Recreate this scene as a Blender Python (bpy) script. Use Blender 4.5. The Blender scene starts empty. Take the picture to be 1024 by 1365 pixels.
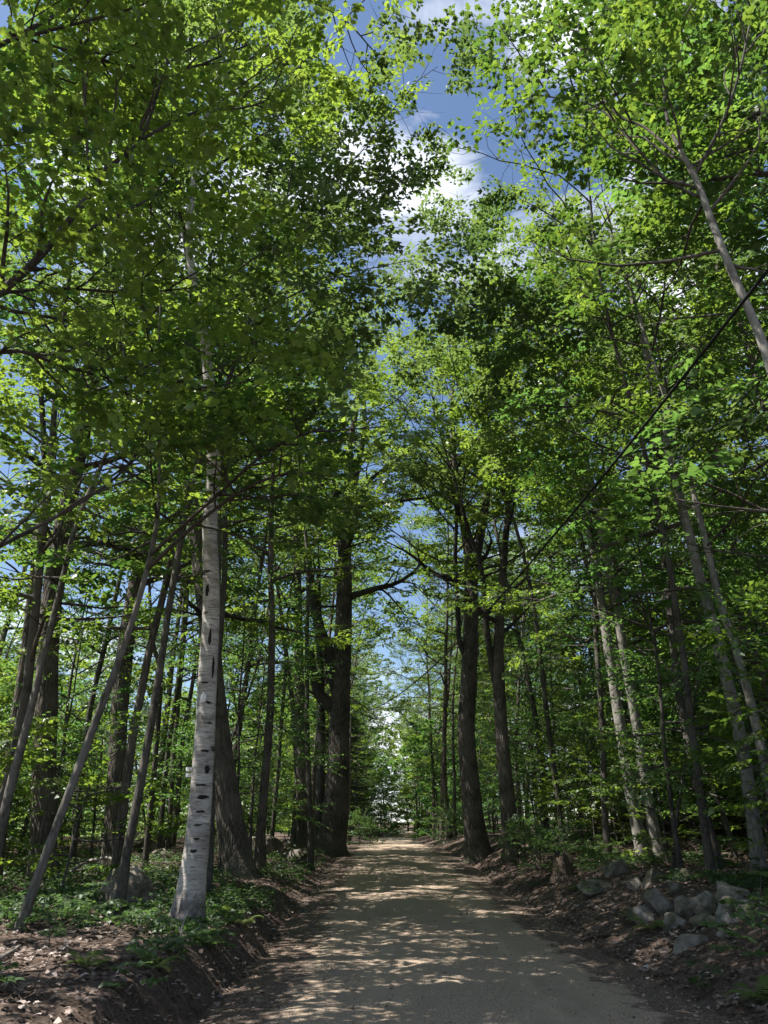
import bpy, math
import numpy as np
from mathutils import Vector, Matrix

R = math.radians
sc = bpy.context.scene
C = sc.collection

# ------------------------------------------------------------------ camera
PITCH, YAW, FPX, EYE = 22.5, 1.56, 1031.0, 1.6
cd = bpy.data.cameras.new('camera')
cd.sensor_fit = 'VERTICAL'; cd.sensor_height = 24.0; cd.lens = 24.0 * FPX / 1365.0
cd.clip_start = 0.05; cd.clip_end = 3000
cam = bpy.data.objects.new('camera', cd); C.objects.link(cam)
cam.location = (0, 0, EYE); cam.rotation_euler = (R(90 + PITCH), 0, R(YAW))
sc.camera = cam

# ------------------------------------------------------------------ sky and sun
SUN_EL, SUN_AZ = 60.0, -97.0            # azimuth clockwise from +Y (the road): the sun stands over the woods on one side
w = bpy.data.worlds.new('World'); sc.world = w; w.use_nodes = True
nt = w.node_tree; nt.nodes.clear()
def wn(t, **k):
    n = nt.nodes.new(t)
    for a, b in k.items(): setattr(n, a, b)
    return n
sky = wn('ShaderNodeTexSky', sky_type='NISHITA', sun_disc=False, sun_elevation=R(SUN_EL), sun_rotation=R(SUN_AZ),
         air_density=1.0, dust_density=0.5, ozone_density=2.5)
tc = wn('ShaderNodeTexCoord'); cx = wn('ShaderNodeMapping'); cx.inputs[1].default_value = (3.1, 1.7, .4); cx.inputs[3].default_value = (1, 1, 2.2); nt.links.new(tc.outputs['Generated'], cx.inputs[0])
cn = wn('ShaderNodeTexNoise'); cn.inputs['Scale'].default_value = 2.6; cn.inputs['Detail'].default_value = 8; cn.inputs['Roughness'].default_value = 0.55
cn.inputs['Distortion'].default_value = 0.3
nt.links.new(cx.outputs[0], cn.inputs['Vector'])
cr = wn('ShaderNodeValToRGB'); cr.color_ramp.elements[0].position = 0.53; cr.color_ramp.elements[1].position = 0.66
nt.links.new(cn.outputs[0], cr.inputs[0])
mx = wn('ShaderNodeMix', data_type='RGBA'); nt.links.new(cr.outputs[0], mx.inputs[0]); nt.links.new(sky.outputs[0], mx.inputs[6])
mx.inputs[7].default_value = (7.5, 7.8, 8.4, 1)
bg = wn('ShaderNodeBackground'); bg.inputs[1].default_value = 0.07; nt.links.new(mx.outputs[2], bg.inputs[0])
wo = wn('ShaderNodeOutputWorld'); nt.links.new(bg.outputs[0], wo.inputs[0])

S = Vector((math.sin(R(SUN_AZ)) * math.cos(R(SUN_EL)), math.cos(R(SUN_AZ)) * math.cos(R(SUN_EL)), math.sin(R(SUN_EL))))
sl = bpy.data.lights.new('sun', 'SUN'); sl.energy = 5.0; sl.angle = R(0.4); sl.color = (1.0, 0.965, 0.91)
so = bpy.data.objects.new('sun', sl); C.objects.link(so); so.rotation_euler = S.to_track_quat('Z', 'Y').to_euler(); so.location = (-30, 0, 60)

sc.view_settings.view_transform = 'Standard'; sc.view_settings.look = 'None'
sc.view_settings.gamma = 1.0; sc.view_settings.use_curve_mapping = False
sc.view_settings.exposure = 1.35
sc.render.engine = 'CYCLES'
cy = sc.cycles
cy.use_adaptive_sampling = True; cy.adaptive_threshold = 0.02
cy.max_bounces = 6; cy.diffuse_bounces = 4; cy.glossy_bounces = 1; cy.transmission_bounces = 4; cy.transparent_max_bounces = 4
cy.sample_clamp_indirect = 4.0; cy.use_denoising = True; cy.caustics_reflective = False; cy.caustics_refractive = False

# ------------------------------------------------------------------ numeric helpers
def hash3(ix, iy, iz, seed=0):
    h = (ix.astype(np.int64) * 374761393 + iy.astype(np.int64) * 668265263 + iz.astype(np.int64) * 2147483647 + seed * 974711) & 0xffffffff
    h = ((h ^ (h >> 13)) * 1274126177) & 0xffffffff
    h = ((h ^ (h >> 16)) * 2246822519) & 0xffffffff
    return ((h ^ (h >> 15)) & 0xffffff) / float(0xffffff)
def vn(p, seed=0):
    """smooth value noise in -1..1 on points (n, 3)"""
    p = np.asarray(p, float); i = np.floor(p).astype(np.int64); f = p - i; u = f * f * (3 - 2 * f); o = 0
    for a in (0, 1):
        for b in (0, 1):
            for c in (0, 1):
                wgt = (u[:, 0] if a else 1 - u[:, 0]) * (u[:, 1] if b else 1 - u[:, 1]) * (u[:, 2] if c else 1 - u[:, 2])
                o = o + wgt * hash3(i[:, 0] + a, i[:, 1] + b, i[:, 2] + c, seed)
    return o * 2 - 1
def fbm(p, seed=0, octv=4, gain=0.5):
    o = 0; a = 1.0; p = np.asarray(p, float)
    for k in range(octv):
        o = o + a * vn(p * (2.03 ** k), seed + k); a *= gain
    return o
def fb2(x, y, sc_, seed=0, octv=3):
    x = np.asarray(x, float); y = np.asarray(y, float)
    sh = np.broadcast(x, y).shape
    p = np.stack([np.broadcast_to(x, sh).ravel() * sc_, np.broadcast_to(y, sh).ravel() * sc_, np.full(int(np.prod(sh)) if sh else 1, 3.7)], 1)
    return fbm(p, seed, octv).reshape(sh)
def sstep(a, b, x):
    t = np.clip((x - a) / (b - a), 0, 1); return t * t * (3 - 2 * t)
def unit(v):
    v = np.asarray(v, float); return v / max(np.linalg.norm(v), 1e-9)

# the lie of the land
_ty = np.arange(-40, 320, 0.5)
_tz = np.interp(_ty, [-40, 8, 14, 20, 30, 44, 52, 75, 110, 320], [0, 0, .04, .14, .55, .92, .93, .72, 1.25, 5])
_k = np.exp(-0.5 * (np.arange(-12, 13) / 5.0) ** 2); _k /= _k.sum()
_tz = np.convolve(np.pad(_tz, 12, mode='edge'), _k, 'valid')
def road_z(y): return np.interp(y, _ty, _tz)
def road_x(y): y = np.asarray(y, float); return 0.64 - 0.036 * np.clip(y - 6, 0, 60) + 0.01 * np.clip(y - 66, 0, 200)
HALF = 2.3
def ground_h(x, y):
    x = np.asarray(x, float); y = np.asarray(y, float)
    z = road_z(y); c = road_x(y)
    wob = 0.16 * fb2(0 * x, y, 0.45, 5) + 0.05 * fb2(0 * x, y, 1.7, 8)
    dl = c - HALF - x + wob; dr = x - c - HALF + wob
    near = 1 - sstep(15, 24, y)
    lb = (0.40 * near + 0.30 * (1 - near)) * sstep(0.18 + 0.0 * y, 0.75 + 0.6 * (1 - near), dl) + 0.13 * sstep(0.7, 4.0, dl) + 0.12 * sstep(3, 14, dl)
    lb = lb - 0.05 * np.exp(-((dl - 0.12) / 0.16) ** 2) * near
    rb = 0.20 * sstep(0.15, 0.8, dr) + 0.50 * sstep(0.5, 2.2, dr) + 0.25 * sstep(2, 8, dr) + 0.02 * np.clip(dr - 6, 0, 40)
    far = 1 - 0.45 * sstep(36, 60, y)
    inside = sstep(0.0, 0.30, np.maximum(dl, dr))
    rough = 0.06 * fb2(x, y, 0.7, 11) + 0.035 * fb2(x, y, 2.6, 17) + 0.022 * fb2(x, y, 8.0, 21)
    lb = lb + 0.085 * np.clip(dl - 17, 0, 75)               # the meadow beyond the strip of trees climbs gently
    return z + (lb + rb) * far + inside * rough - 0.09 * (1 - inside)
def gh(x, y): return float(ground_h(np.array([x]), np.array([y]))[0])

CM = np.array(cam.rotation_euler.to_matrix())
def ray(px, py): return CM @ np.array([(px - 512) / FPX, (682.5 - py) / FPX, -1.0])
def at(px, py, Y):
    d = ray(px, py); return np.array([0, 0, EYE]) + d * (Y / d[1])
def on_ground(px, py):
    d = ray(px, py); t = np.arange(3, 140, 0.02); P = d[None] * t[:, None] + np.array([0, 0, EYE])
    below = P[:, 2] < ground_h(P[:, 0], P[:, 1])
    return P[int(np.argmax(below))] if below.any() else P[-1]
def metres(pxw, Y): return pxw / FPX * Y / 1.08

# ------------------------------------------------------------------ mesh helpers
def mesh_np(name, V, F, mat, smooth=True, lv=None):
    """V (n,3); F: list of int arrays (m,k)"""
    me = bpy.data.meshes.new(name)
    V = np.asarray(V, np.float32); me.vertices.add(len(V)); me.vertices.foreach_set('co', V.ravel())
    tot = np.concatenate([np.full(len(f), f.shape[1], np.int32) for f in F])
    idx = np.concatenate([np.asarray(f, np.int32).ravel() for f in F])
    st = np.concatenate([[0], np.cumsum(tot)[:-1]]).astype(np.int32)
    me.loops.add(len(idx)); me.loops.foreach_set('vertex_index', idx)
    me.polygons.add(len(tot)); me.polygons.foreach_set('loop_start', st)
    if smooth: me.polygons.foreach_set('use_smooth', np.ones(len(tot), bool))
    if lv is not None:
        a = me.attributes.new('lv', 'FLOAT', 'POINT'); a.data.foreach_set('value', np.asarray(lv, np.float32))
    me.update(calc_edges=True)
    if mat is not None: me.materials.append(mat)
    return me
def obj(name, me, parent=None, loc=None):
    o = bpy.data.objects.new(name, me); C.objects.link(o)
    if parent is not None: o.parent = parent
    if loc is not None: o.location = loc
    return o
def tag(o, label=None, cat=None, group=None, kind=None):
    if label: o['label'] = label
    if cat: o['category'] = cat
    if group: o['group'] = group
    if kind: o['kind'] = kind
    return o
def thing(name, label, cat, loc=(0, 0, 0), rz=0.0, group=None):
    o = bpy.data.objects.new(name, None); C.objects.link(o); o.empty_display_size = 0.2
    o.location = loc; o.rotation_euler = (0, 0, rz)
    return tag(o, label, cat, group)

class Tubes:
    def __init__(s): s.V = []; s.F = []; s.n = 0
    def add(s, P, rad, sides=6, flare=None, rough=0.0, seed=0, cap=True):
        P = np.asarray(P, float); rad = np.asarray(rad, float); n = len(P)
        T = np.gradient(P, axis=0); T /= np.maximum(np.linalg.norm(T, axis=1, keepdims=True), 1e-9)
        ref = np.array([1.0, 0, 0]) if abs(T[0][0]) < 0.8 else np.array([0, 1.0, 0])
        rings = []
        a = np.linspace(0, 2 * np.pi, sides, endpoint=False)
        U = ref
        for i in range(n):
            U = U - T[i] * U.dot(T[i]); U = U / max(np.linalg.norm(U), 1e-9); W = np.cross(T[i], U)
            r = np.full(sides, rad[i])
            if rough:
                q = np.stack([np.cos(a) * 1.6 + seed, np.sin(a) * 1.6 - seed, np.full(sides, P[i][2] * 0.9)], 1)
                r = r * (1 + rough * fbm(q, seed, 3))
            if flare is not None:
                h = P[i][2] - P[0][2]
                r = r * (1 + flare * math.exp(-max(h, 0) / 0.32) * (0.75 + 0.6 * np.cos(a * 3 + seed) + 0.35 * np.cos(a * 5 + 2.0 * seed)))
            rings.append(P[i] + np.outer(np.cos(a) * r, U) + np.outer(np.sin(a) * r, W))
        V = np.concatenate(rings); i = np.arange(n - 1)[:, None] * sides; j = np.arange(sides)[None]; j2 = (j + 1) % sides
        F = np.stack([i + j, i + j2, i + sides + j2, i + sides + j], -1).reshape(-1, 4)
        s.V.append(V); s.F.append(F + s.n); s.n += len(V)
        if cap:
            s.V.append(P[-1:] + T[-1] * rad[-1] * 0.4); b = (n - 1) * sides + s.n - len(V)
            k = np.arange(sides); s.F.append(np.stack([b + k, b + (k + 1) % sides, np.full(sides, s.n)], 1)); s.n += 1
    def mesh(s, name, mat):
        return mesh_np(name, np.concatenate(s.V), s.F, mat)

def smooth_path(P, n):
    """Catmull-Rom through P, n points"""
    P = np.asarray(P, float); m = len(P)
    Q = np.vstack([2 * P[0] - P[1], P, 2 * P[-1] - P[-2]])
    t = np.linspace(0, m - 1 - 1e-6, n); i = t.astype(int); f = (t - i)[:, None]
    a, b, c, d = Q[i], Q[i + 1], Q[i + 2], Q[i + 3]
    return 0.5 * (2 * b + (c - a) * f + (2 * a - 5 * b + 4 * c - d) * f ** 2 + (3 * b - a - 3 * c + d) * f ** 3)

# ------------------------------------------------------------------ materials
def mat(name):
    m = bpy.data.materials.new(name); m.use_nodes = True; t = m.node_tree; t.nodes.clear()
    return m, t
class N:
    def __init__(s, t): s.t = t
    def __call__(s, ty, ins=None, **k):
        n = s.t.nodes.new(ty)
        for a, b in k.items(): setattr(n, a, b)
        for a, b in (ins or {}).items():
            if hasattr(b, 'is_output') or isinstance(b, bpy.types.NodeSocket): s.t.links.new(b, n.inputs[a])
            else: n.inputs[a].default_value = b
        return n
    def ramp(s, fac, stops, interp='LINEAR'):
        n = s.t.nodes.new('ShaderNodeValToRGB'); n.color_ramp.interpolation = interp; e = n.color_ramp.elements
        while len(e) < len(stops): e.new(0.5)
        for q, (p, c) in zip(e, stops):
            q.position = p; q.color = (*c, 1) if len(c) == 3 else c
        s.t.links.new(fac, n.inputs[0]); return n.outputs[0]
    def mix(s, fac, a, b, blend='MIX'):
        n = s.t.nodes.new('ShaderNodeMix'); n.data_type = 'RGBA'; n.blend_type = blend
        for k, v in ((0, fac), (6, a), (7, b)):
            if isinstance(v, bpy.types.NodeSocket): s.t.links.new(v, n.inputs[k])
            else: n.inputs[k].default_value = v if k == 0 else (*v, 1)
        return n.outputs[2]

def leaf_mat(name, dark, light, trans, tw=0.42, rough=0.40, spec=0.5):
    m, t = mat(name); n = N(t)
    at_ = n('ShaderNodeAttribute', attribute_name='lv')
    oi = n('ShaderNodeObjectInfo')
    f = n('ShaderNodeMath', {0: at_.outputs['Fac'], 1: oi.outputs['Random']}, operation='ADD')
    f2 = n('ShaderNodeMath', {0: f.outputs[0], 1: 0.5}, operation='MULTIPLY')
    c = n.ramp(f2.outputs[0], [(0.1, dark), (0.85, light)])
    tcx = n.mix(1.0, c, trans, 'MULTIPLY')
    p = n('ShaderNodeBsdfPrincipled', {'Base Color': c, 'Roughness': rough, 'Specular IOR Level': spec})
    tr = n('ShaderNodeBsdfTranslucent', {'Color': tcx})
    ms = n('ShaderNodeMixShader', {0: tw, 1: p.outputs[0], 2: tr.outputs[0]})
    o = n('ShaderNodeOutputMaterial', {0: ms.outputs[0]})
    return m
# translucent colour is the leaf colour times these (light that has passed through is brighter and yellower)
M_MAPLE = leaf_mat('maple_leaf', (0.030, 0.064, 0.018), (0.108, 0.152, 0.036), (3.1, 3.05, 1.4), tw=.46)
M_BEECH = leaf_mat('beech_leaf', (0.034, 0.078, 0.028), (0.078, 0.132, 0.042), (3.0, 3.1, 1.6), tw=.46)
M_BIRCH = leaf_mat('birch_leaf', (0.036, 0.074, 0.026), (0.084, 0.130, 0.042), (3.0, 3.0, 1.6), tw=.46)
M_ASH = leaf_mat('ash_leaf', (0.038, 0.066, 0.026), (0.086, 0.120, 0.048), (2.8, 2.8, 1.6), tw=.46)
M_SPRUCE = leaf_mat('spruce_needles', (0.020, 0.040, 0.022), (0.034, 0.060, 0.028), (1.0, 1.0, 1.0), tw=0.08, rough=0.6)
M_FERN = leaf_mat('fern_frond', (0.075, 0.120, 0.030), (0.120, 0.165, 0.045), (2.2, 2.2, 1.4))
M_HERB = leaf_mat('herb_leaf', (0.035, 0.072, 0.026), (0.072, 0.120, 0.040), (2.4, 2.4, 1.5), rough=0.5)

def bark_mat(name, c1, c2, moss=0.0, zs=0.16, sc_=26.0, depth=0.03, lichen=None):
    m, t = mat(name); n = N(t)
    tx = n('ShaderNodeTexCoord'); mp = n('ShaderNodeMapping', {0: tx.outputs['Object'], 3: (1, 1, zs)})
    a = n('ShaderNodeTexNoise', {'Vector': mp.outputs[0], 'Scale': sc_, 'Detail': 7, 'Roughness': 0.65, 'Distortion': 0.4})
    v = n('ShaderNodeTexVoronoi', {'Vector': mp.outputs[0], 'Scale': sc_ * 0.9}, feature='DISTANCE_TO_EDGE')
    big = n('ShaderNodeTexNoise', {'Vector': tx.outputs['Object'], 'Scale': 1.3, 'Detail': 4})
    mul = n('ShaderNodeMath', {0: v.outputs['Distance'], 1: 2.2}, operation='MULTIPLY')
    h = n('ShaderNodeMath', {0: a.outputs[0], 1: mul.outputs[0]}, operation='ADD')
    c = n.ramp(h.outputs[0], [(0.35, c1), (1.0, c2)])
    c = n.mix(n.ramp(big.outputs[0], [(0.42, (0, 0, 0)), (0.62, (0.7, 0.7, 0.7))]), c, tuple(min(1, q * 1.45) for q in c2))
    if lichen:
        ln = n('ShaderNodeTexNoise', {'Vector': tx.outputs['Object'], 'Scale': 5.5, 'Detail': 6, 'Roughness': 0.7})
        c = n.mix(n.ramp(ln.outputs[0], [(0.56, (0, 0, 0)), (0.66, (0.6, 0.6, 0.6))]), c, lichen)
    if moss:
        sp = n('ShaderNodeSeparateXYZ', {0: tx.outputs['Object']})
        mr = n('ShaderNodeMapRange', {0: sp.outputs[2], 1: 0.0, 2: 1.2, 3: moss, 4: 0.0})
        mm = n('ShaderNodeMath', {0: mr.outputs[0], 1: big.outputs[0]}, operation='MULTIPLY')
        c = n.mix(mm.outputs[0], c, (0.05, 0.07, 0.02))
    b = n('ShaderNodeBump', {'Height': h.outputs[0], 'Strength': 1.0, 'Distance': depth})
    p = n('ShaderNodeBsdfPrincipled', {'Base Color': c, 'Roughness': 0.9, 'Specular IOR Level': 0.15, 'Normal': b.outputs[0]})
    n('ShaderNodeOutputMaterial', {0: p.outputs[0]})
    return m
B_DARK = bark_mat('maple_bark_dark', (0.028, 0.023, 0.019), (0.125, 0.105, 0.088), moss=0.5, depth=0.045, sc_=18)
B_GREY = bark_mat('young_maple_bark', (0.070, 0.062, 0.053), (0.185, 0.172, 0.152), moss=0.3, zs=0.5, sc_=12, depth=0.008, lichen=(0.28, 0.28, 0.24))
B_THIN = bark_mat('sapling_bark', (0.026, 0.023, 0.019), (0.080, 0.071, 0.060), zs=0.5, sc_=14, depth=0.004)
B_GREYD = bark_mat('dark_grey_sapling_bark', (0.036, 0.032, 0.027), (0.120, 0.108, 0.094), moss=0.4, zs=0.4, sc_=13, depth=0.012, lichen=(0.20, 0.20, 0.17))  # darker grey than the young maple bark, for the two leaning saplings
B_TWIG = bark_mat('branch_bark', (0.020, 0.017, 0.014), (0.060, 0.052, 0.045), zs=0.6, sc_=14, depth=0.004)

def birch_mat():
    m, t = mat('birch_bark'); n = N(t)
    tx = n('ShaderNodeTexCoord'); sp = n('ShaderNodeSeparateXYZ', {0: tx.outputs['Object']})
    mp = n('ShaderNodeMapping', {0: tx.outputs['Object'], 3: (1.3, 1.3, 9.0)})
    ln = n('ShaderNodeTexNoise', {'Vector': mp.outputs[0], 'Scale': 4.6, 'Detail': 8, 'Roughness': 0.7})
    mp2 = n('ShaderNodeMapping', {0: tx.outputs['Object'], 3: (1.0, 1.0, 3.2)})
    bn = n('ShaderNodeTexNoise', {'Vector': mp2.outputs[0], 'Scale': 2.0, 'Detail': 5, 'Roughness': 0.6})
    base = n.ramp(bn.outputs[0], [(0.3, (0.20, 0.170, 0.145)), (0.5, (0.38, 0.345, 0.305)), (0.72, (0.56, 0.52, 0.47))])
    c = n.mix(n.ramp(ln.outputs[0], [(0.50, (0, 0, 0)), (0.62, (0.85, 0.85, 0.85))]), base, (0.13, 0.10, 0.08))
    pn = n('ShaderNodeTexNoise', {'Vector': mp2.outputs[0], 'Scale': 1.15, 'Detail': 4, 'Roughness': 0.5})
    c = n.mix(n.ramp(pn.outputs[0], [(0.63, (0, 0, 0)), (0.66, (1, 1, 1))]), c, (0.030, 0.022, 0.018))
    # rough grey old bark round the foot
    fr = n('ShaderNodeTexNoise', {'Vector': tx.outputs['Object'], 'Scale': 9, 'Detail': 7, 'Roughness': 0.7})
    mr = n('ShaderNodeMapRange', {0: sp.outputs[2], 1: 0.15, 2: 0.95, 3: 0.62, 4: -0.3})
    ad = n('ShaderNodeMath', {0: mr.outputs[0], 1: fr.outputs[0]}, operation='ADD')
    foot = n.ramp(fr.outputs[0], [(0.35, (0.05, 0.04, 0.034)), (0.65, (0.26, 0.23, 0.21))])
    c = n.mix(n.ramp(ad.outputs[0], [(0.74, (0, 0, 0)), (0.9, (1, 1, 1))]), c, foot)
    hs = n('ShaderNodeMath', {0: ln.outputs[0], 1: fr.outputs[0]}, operation='ADD')
    b = n('ShaderNodeBump', {'Height': hs.outputs[0], 'Strength': 0.7, 'Distance': 0.012})
    p = n('ShaderNodeBsdfPrincipled', {'Base Color': c, 'Roughness': 0.75, 'Specular IOR Level': 0.25, 'Normal': b.outputs[0]})
    n('ShaderNodeOutputMaterial', {0: p.outputs[0]}); return m
B_BIRCH = birch_mat()

def plain(name, c, rough=0.8, spec=0.2, var=0.25, sc_=8.0, bump=0.003, metal=0.0):
    m, t = mat(name); n = N(t)
    tx = n('ShaderNodeTexCoord'); a = n('ShaderNodeTexNoise', {'Vector': tx.outputs['Object'], 'Scale': sc_, 'Detail': 6, 'Roughness': 0.65})
    cc = n.ramp(a.outputs[0], [(0.3, tuple(q * (1 - var) for q in c)), (0.7, tuple(min(1, q * (1 + var)) for q in c))])
    b = n('ShaderNodeBump', {'Height': a.outputs[0], 'Strength': 0.6, 'Distance': bump})
    p = n('ShaderNodeBsdfPrincipled', {'Base Color': cc, 'Roughness': rough, 'Specular IOR Level': spec, 'Metallic': metal, 'Normal': b.outputs[0]})
    n('ShaderNodeOutputMaterial', {0: p.outputs[0]}); return m

def ground_mat():
    m, t = mat('forest_floor'); n = N(t)
    g = n('ShaderNodeNewGeometry')
    a = n('ShaderNodeTexNoise', {'Vector': g.outputs['Position'], 'Scale': 22, 'Detail': 8, 'Roughness': 0.7})
    v = n('ShaderNodeTexVoronoi', {'Vector': g.outputs['Position'], 'Scale': 17}, feature='F1')
    big = n('ShaderNodeTexNoise', {'Vector': g.outputs['Position'], 'Scale': 0.8, 'Detail': 5})
    litter = n.ramp(v.outputs['Color'], [(0.1, (0.045, 0.030, 0.022)), (0.5, (0.120, 0.085, 0.066)), (0.9, (0.22, 0.165, 0.135))])
    soil = n.ramp(a.outputs[0], [(0.3, (0.022, 0.016, 0.012)), (0.7, (0.085, 0.062, 0.048))])
    c = n.mix(n.ramp(big.outputs[0], [(0.38, (0.15, 0.15, 0.15)), (0.6, (0.85, 0.85, 0.85))]), soil, litter)
    # the steep cut of the bank is bare reddish earth
    ns = n('ShaderNodeSeparateXYZ', {0: g.outputs['True Normal']})
    cut = n.ramp(ns.outputs[2], [(0.70, (1, 1, 1)), (0.88, (0, 0, 0))])
    earth = n.ramp(a.outputs[0], [(0.3, (0.045, 0.032, 0.025)), (0.7, (0.125, 0.092, 0.072))])
    c = n.mix(cut, c, earth)
    # a grassy meadow beyond the trees
    ps = n('ShaderNodeSeparateXYZ', {0: g.outputs['Position']})
    wob = n('ShaderNodeMath', {0: big.outputs[0], 1: 6.0, 2: -3.0}, operation='MULTIPLY_ADD')
    xx = n('ShaderNodeMath', {0: ps.outputs[0], 1: wob.outputs[0]}, operation='ADD')
    md = n('ShaderNodeMapRange', {0: xx.outputs[0], 1: -18.0, 2: -22.0, 3: 0.0, 4: 1.0})
    grass = n.ramp(a.outputs[0], [(0.3, (0.085, 0.130, 0.035)), (0.7, (0.170, 0.220, 0.070))])
    c = n.mix(md.outputs[0], c, grass)
    h = n('ShaderNodeMath', {0: a.outputs[0], 1: v.outputs['Distance']}, operation='ADD')
    b = n('ShaderNodeBump', {'Height': h.outputs[0], 'Strength': 0.9, 'Distance': 0.03})
    p = n('ShaderNodeBsdfPrincipled', {'Base Color': c, 'Roughness': 0.95, 'Specular IOR Level': 0.1, 'Normal': b.outputs[0]})
    n('ShaderNodeOutputMaterial', {0: p.outputs[0]}); return m

def road_mat():
    m, t = mat('dirt_road'); n = N(t)
    g = n('ShaderNodeNewGeometry')
    a = n('ShaderNodeTexNoise', {'Vector': g.outputs['Position'], 'Scale': 60, 'Detail': 6, 'Roughness': 0.7})
    mp = n('ShaderNodeMapping', {0: g.outputs['Position'], 3: (1.6, 0.16, 1)})
    tr = n('ShaderNodeTexNoise', {'Vector': mp.outputs[0], 'Scale': 1.6, 'Detail': 5, 'Roughness': 0.6})
    bl = n('ShaderNodeTexNoise', {'Vector': g.outputs['Position'], 'Scale': 2.3, 'Detail': 6, 'Roughness': 0.65})
    v = n('ShaderNodeTexVoronoi', {'Vector': g.outputs['Position'], 'Scale': 42}, feature='F1')
    c = n.ramp(a.outputs[0], [(0.25, (0.245, 0.178, 0.120)), (0.5, (0.430, 0.328, 0.236)), (0.8, (0.590, 0.470, 0.355))])
    c = n.mix(n.ramp(tr.outputs[0], [(0.35, (0.55, 0.55, 0.55)), (0.65, (0, 0, 0))]), c, (0.175, 0.140, 0.105))
    c = n.mix(n.ramp(bl.outputs[0], [(0.5, (0, 0, 0)), (0.75, (0.6, 0.6, 0.6))]), c, (0.42, 0.36, 0.30))
    # wheel tracks packed smooth and pale, coarse grit between and beside them
    tk = n('ShaderNodeAttribute', attribute_name='track')
    gr = n('ShaderNodeTexNoise', {'Vector': g.outputs['Position'], 'Scale': 75, 'Detail': 4, 'Roughness': 0.8})
    gc = n.ramp(gr.outputs[0], [(0.40, (0.110, 0.080, 0.056)), (0.5, (0.330, 0.250, 0.180)), (0.64, (0.60, 0.49, 0.385))])
    tj = n('ShaderNodeMath', {0: tk.outputs['Fac'], 1: tr.outputs[0]}, operation='SUBTRACT')
    c = n.mix(n.ramp(tj.outputs[0], [(0.0, (0.85, 0.85, 0.85)), (0.4, (0.1, 0.1, 0.1))]), c, gc)
    # leaf crumbs and dark soil towards the verges
    ps = n('ShaderNodeAttribute', attribute_name='lv')
    ed = n('ShaderNodeMath', {0: ps.outputs['Fac'], 1: bl.outputs[0]}, operation='ADD')
    vc = n.ramp(v.outputs['Color'], [(0.2, (0.050, 0.035, 0.027)), (0.8, (0.190, 0.140, 0.112))])
    c = n.mix(n.ramp(ed.outputs[0], [(0.92, (0, 0, 0)), (1.30, (0.9, 0.9, 0.9))]), c, vc)
    sp = n.ramp(v.outputs['Distance'], [(0.0, (1, 1, 1)), (0.35, (0, 0, 0))])
    h = n('ShaderNodeMath', {0: a.outputs[0], 1: sp, 2: 0.0}, operation='ADD')
    b = n('ShaderNodeBump', {'Height': h.outputs[0], 'Strength': 1.0, 'Distance': 0.02})
    p = n('ShaderNodeBsdfPrincipled', {'Base Color': c, 'Roughness': 0.95, 'Specular IOR Level': 0.12, 'Normal': b.outputs[0]})
    n('ShaderNodeOutputMaterial', {0: p.outputs[0]}); return m

def stone_mat():
    m, t = mat('granite_boulder'); n = N(t)
    tx = n('ShaderNodeTexCoord'); oi = n('ShaderNodeObjectInfo')
    off = n('ShaderNodeVectorMath', {0: tx.outputs['Object'], 1: oi.outputs['Location']}, operation='ADD')
    a = n('ShaderNodeTexNoise', {'Vector': off.outputs[0], 'Scale': 4.5, 'Detail': 8, 'Roughness': 0.68})
    f = n('ShaderNodeTexNoise', {'Vector': off.outputs[0], 'Scale': 55, 'Detail': 3})
    mo = n('ShaderNodeTexNoise', {'Vector': off.outputs[0], 'Scale': 3.0, 'Detail': 6, 'Roughness': 0.7})
    c = n.ramp(a.outputs[0], [(0.3, (0.095, 0.080, 0.062)), (0.5, (0.200, 0.172, 0.140)), (0.72, (0.370, 0.330, 0.280))])
    c = n.mix(n.ramp(f.outputs[0], [(0.55, (0, 0, 0)), (0.7, (0.4, 0.4, 0.4))]), c, (0.09, 0.085, 0.08))
    c = n.mix(n.ramp(mo.outputs[0], [(0.42, (0, 0, 0)), (0.58, (0.9, 0.9, 0.9))]), c, (0.060, 0.058, 0.030))
    h = n('ShaderNodeMath', {0: a.outputs[0], 1: f.outputs[0]}, operation='ADD')
    b = n('ShaderNodeBump', {'Height': h.outputs[0], 'Strength': 0.9, 'Distance': 0.02})
    p = n('ShaderNodeBsdfPrincipled', {'Base Color': c, 'Roughness': 0.88, 'Specular IOR Level': 0.2, 'Normal': b.outputs[0]})
    n('ShaderNodeOutputMaterial', {0: p.outputs[0]}); return m
M_STONE = stone_mat()

def litter_mat():
    m, t = mat('dead_leaf'); n = N(t)
    a = n('ShaderNodeAttribute', attribute_name='lv')
    c = n.ramp(a.outputs['Fac'], [(0.0, (0.045, 0.032, 0.025)), (0.4, (0.135, 0.098, 0.076)), (0.75, (0.27, 0.21, 0.175)), (1.0, (0.44, 0.37, 0.33))])
    p = n('ShaderNodeBsdfPrincipled', {'Base Color': c, 'Roughness': 0.75, 'Specular IOR Level': 0.2})
    tr = n('ShaderNodeBsdfTranslucent', {'Color': c})
    ms = n('ShaderNodeMixShader', {0: 0.2, 1: p.outputs[0], 2: tr.outputs[0]})
    n('ShaderNodeOutputMaterial', {0: ms.outputs[0]}); return m
M_LITTER = litter_mat()
M_GRAVEL = plain('road_pebble', (0.25, 0.19, 0.13), var=0.4, sc_=30)
M_DEADWOOD = plain('weathered_wood', (0.20, 0.18, 0.155), var=0.45, sc_=14, bump=0.006)
M_ROT = plain('rotten_wood', (0.085, 0.062, 0.046), var=0.5, sc_=12, bump=0.02)
M_POLE = plain('creosoted_pole', (0.17, 0.15, 0.13), var=0.2, sc_=10)
M_WIRE = plain('wire_sheath', (0.012, 0.012, 0.013), rough=0.5, var=0.1)
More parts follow.
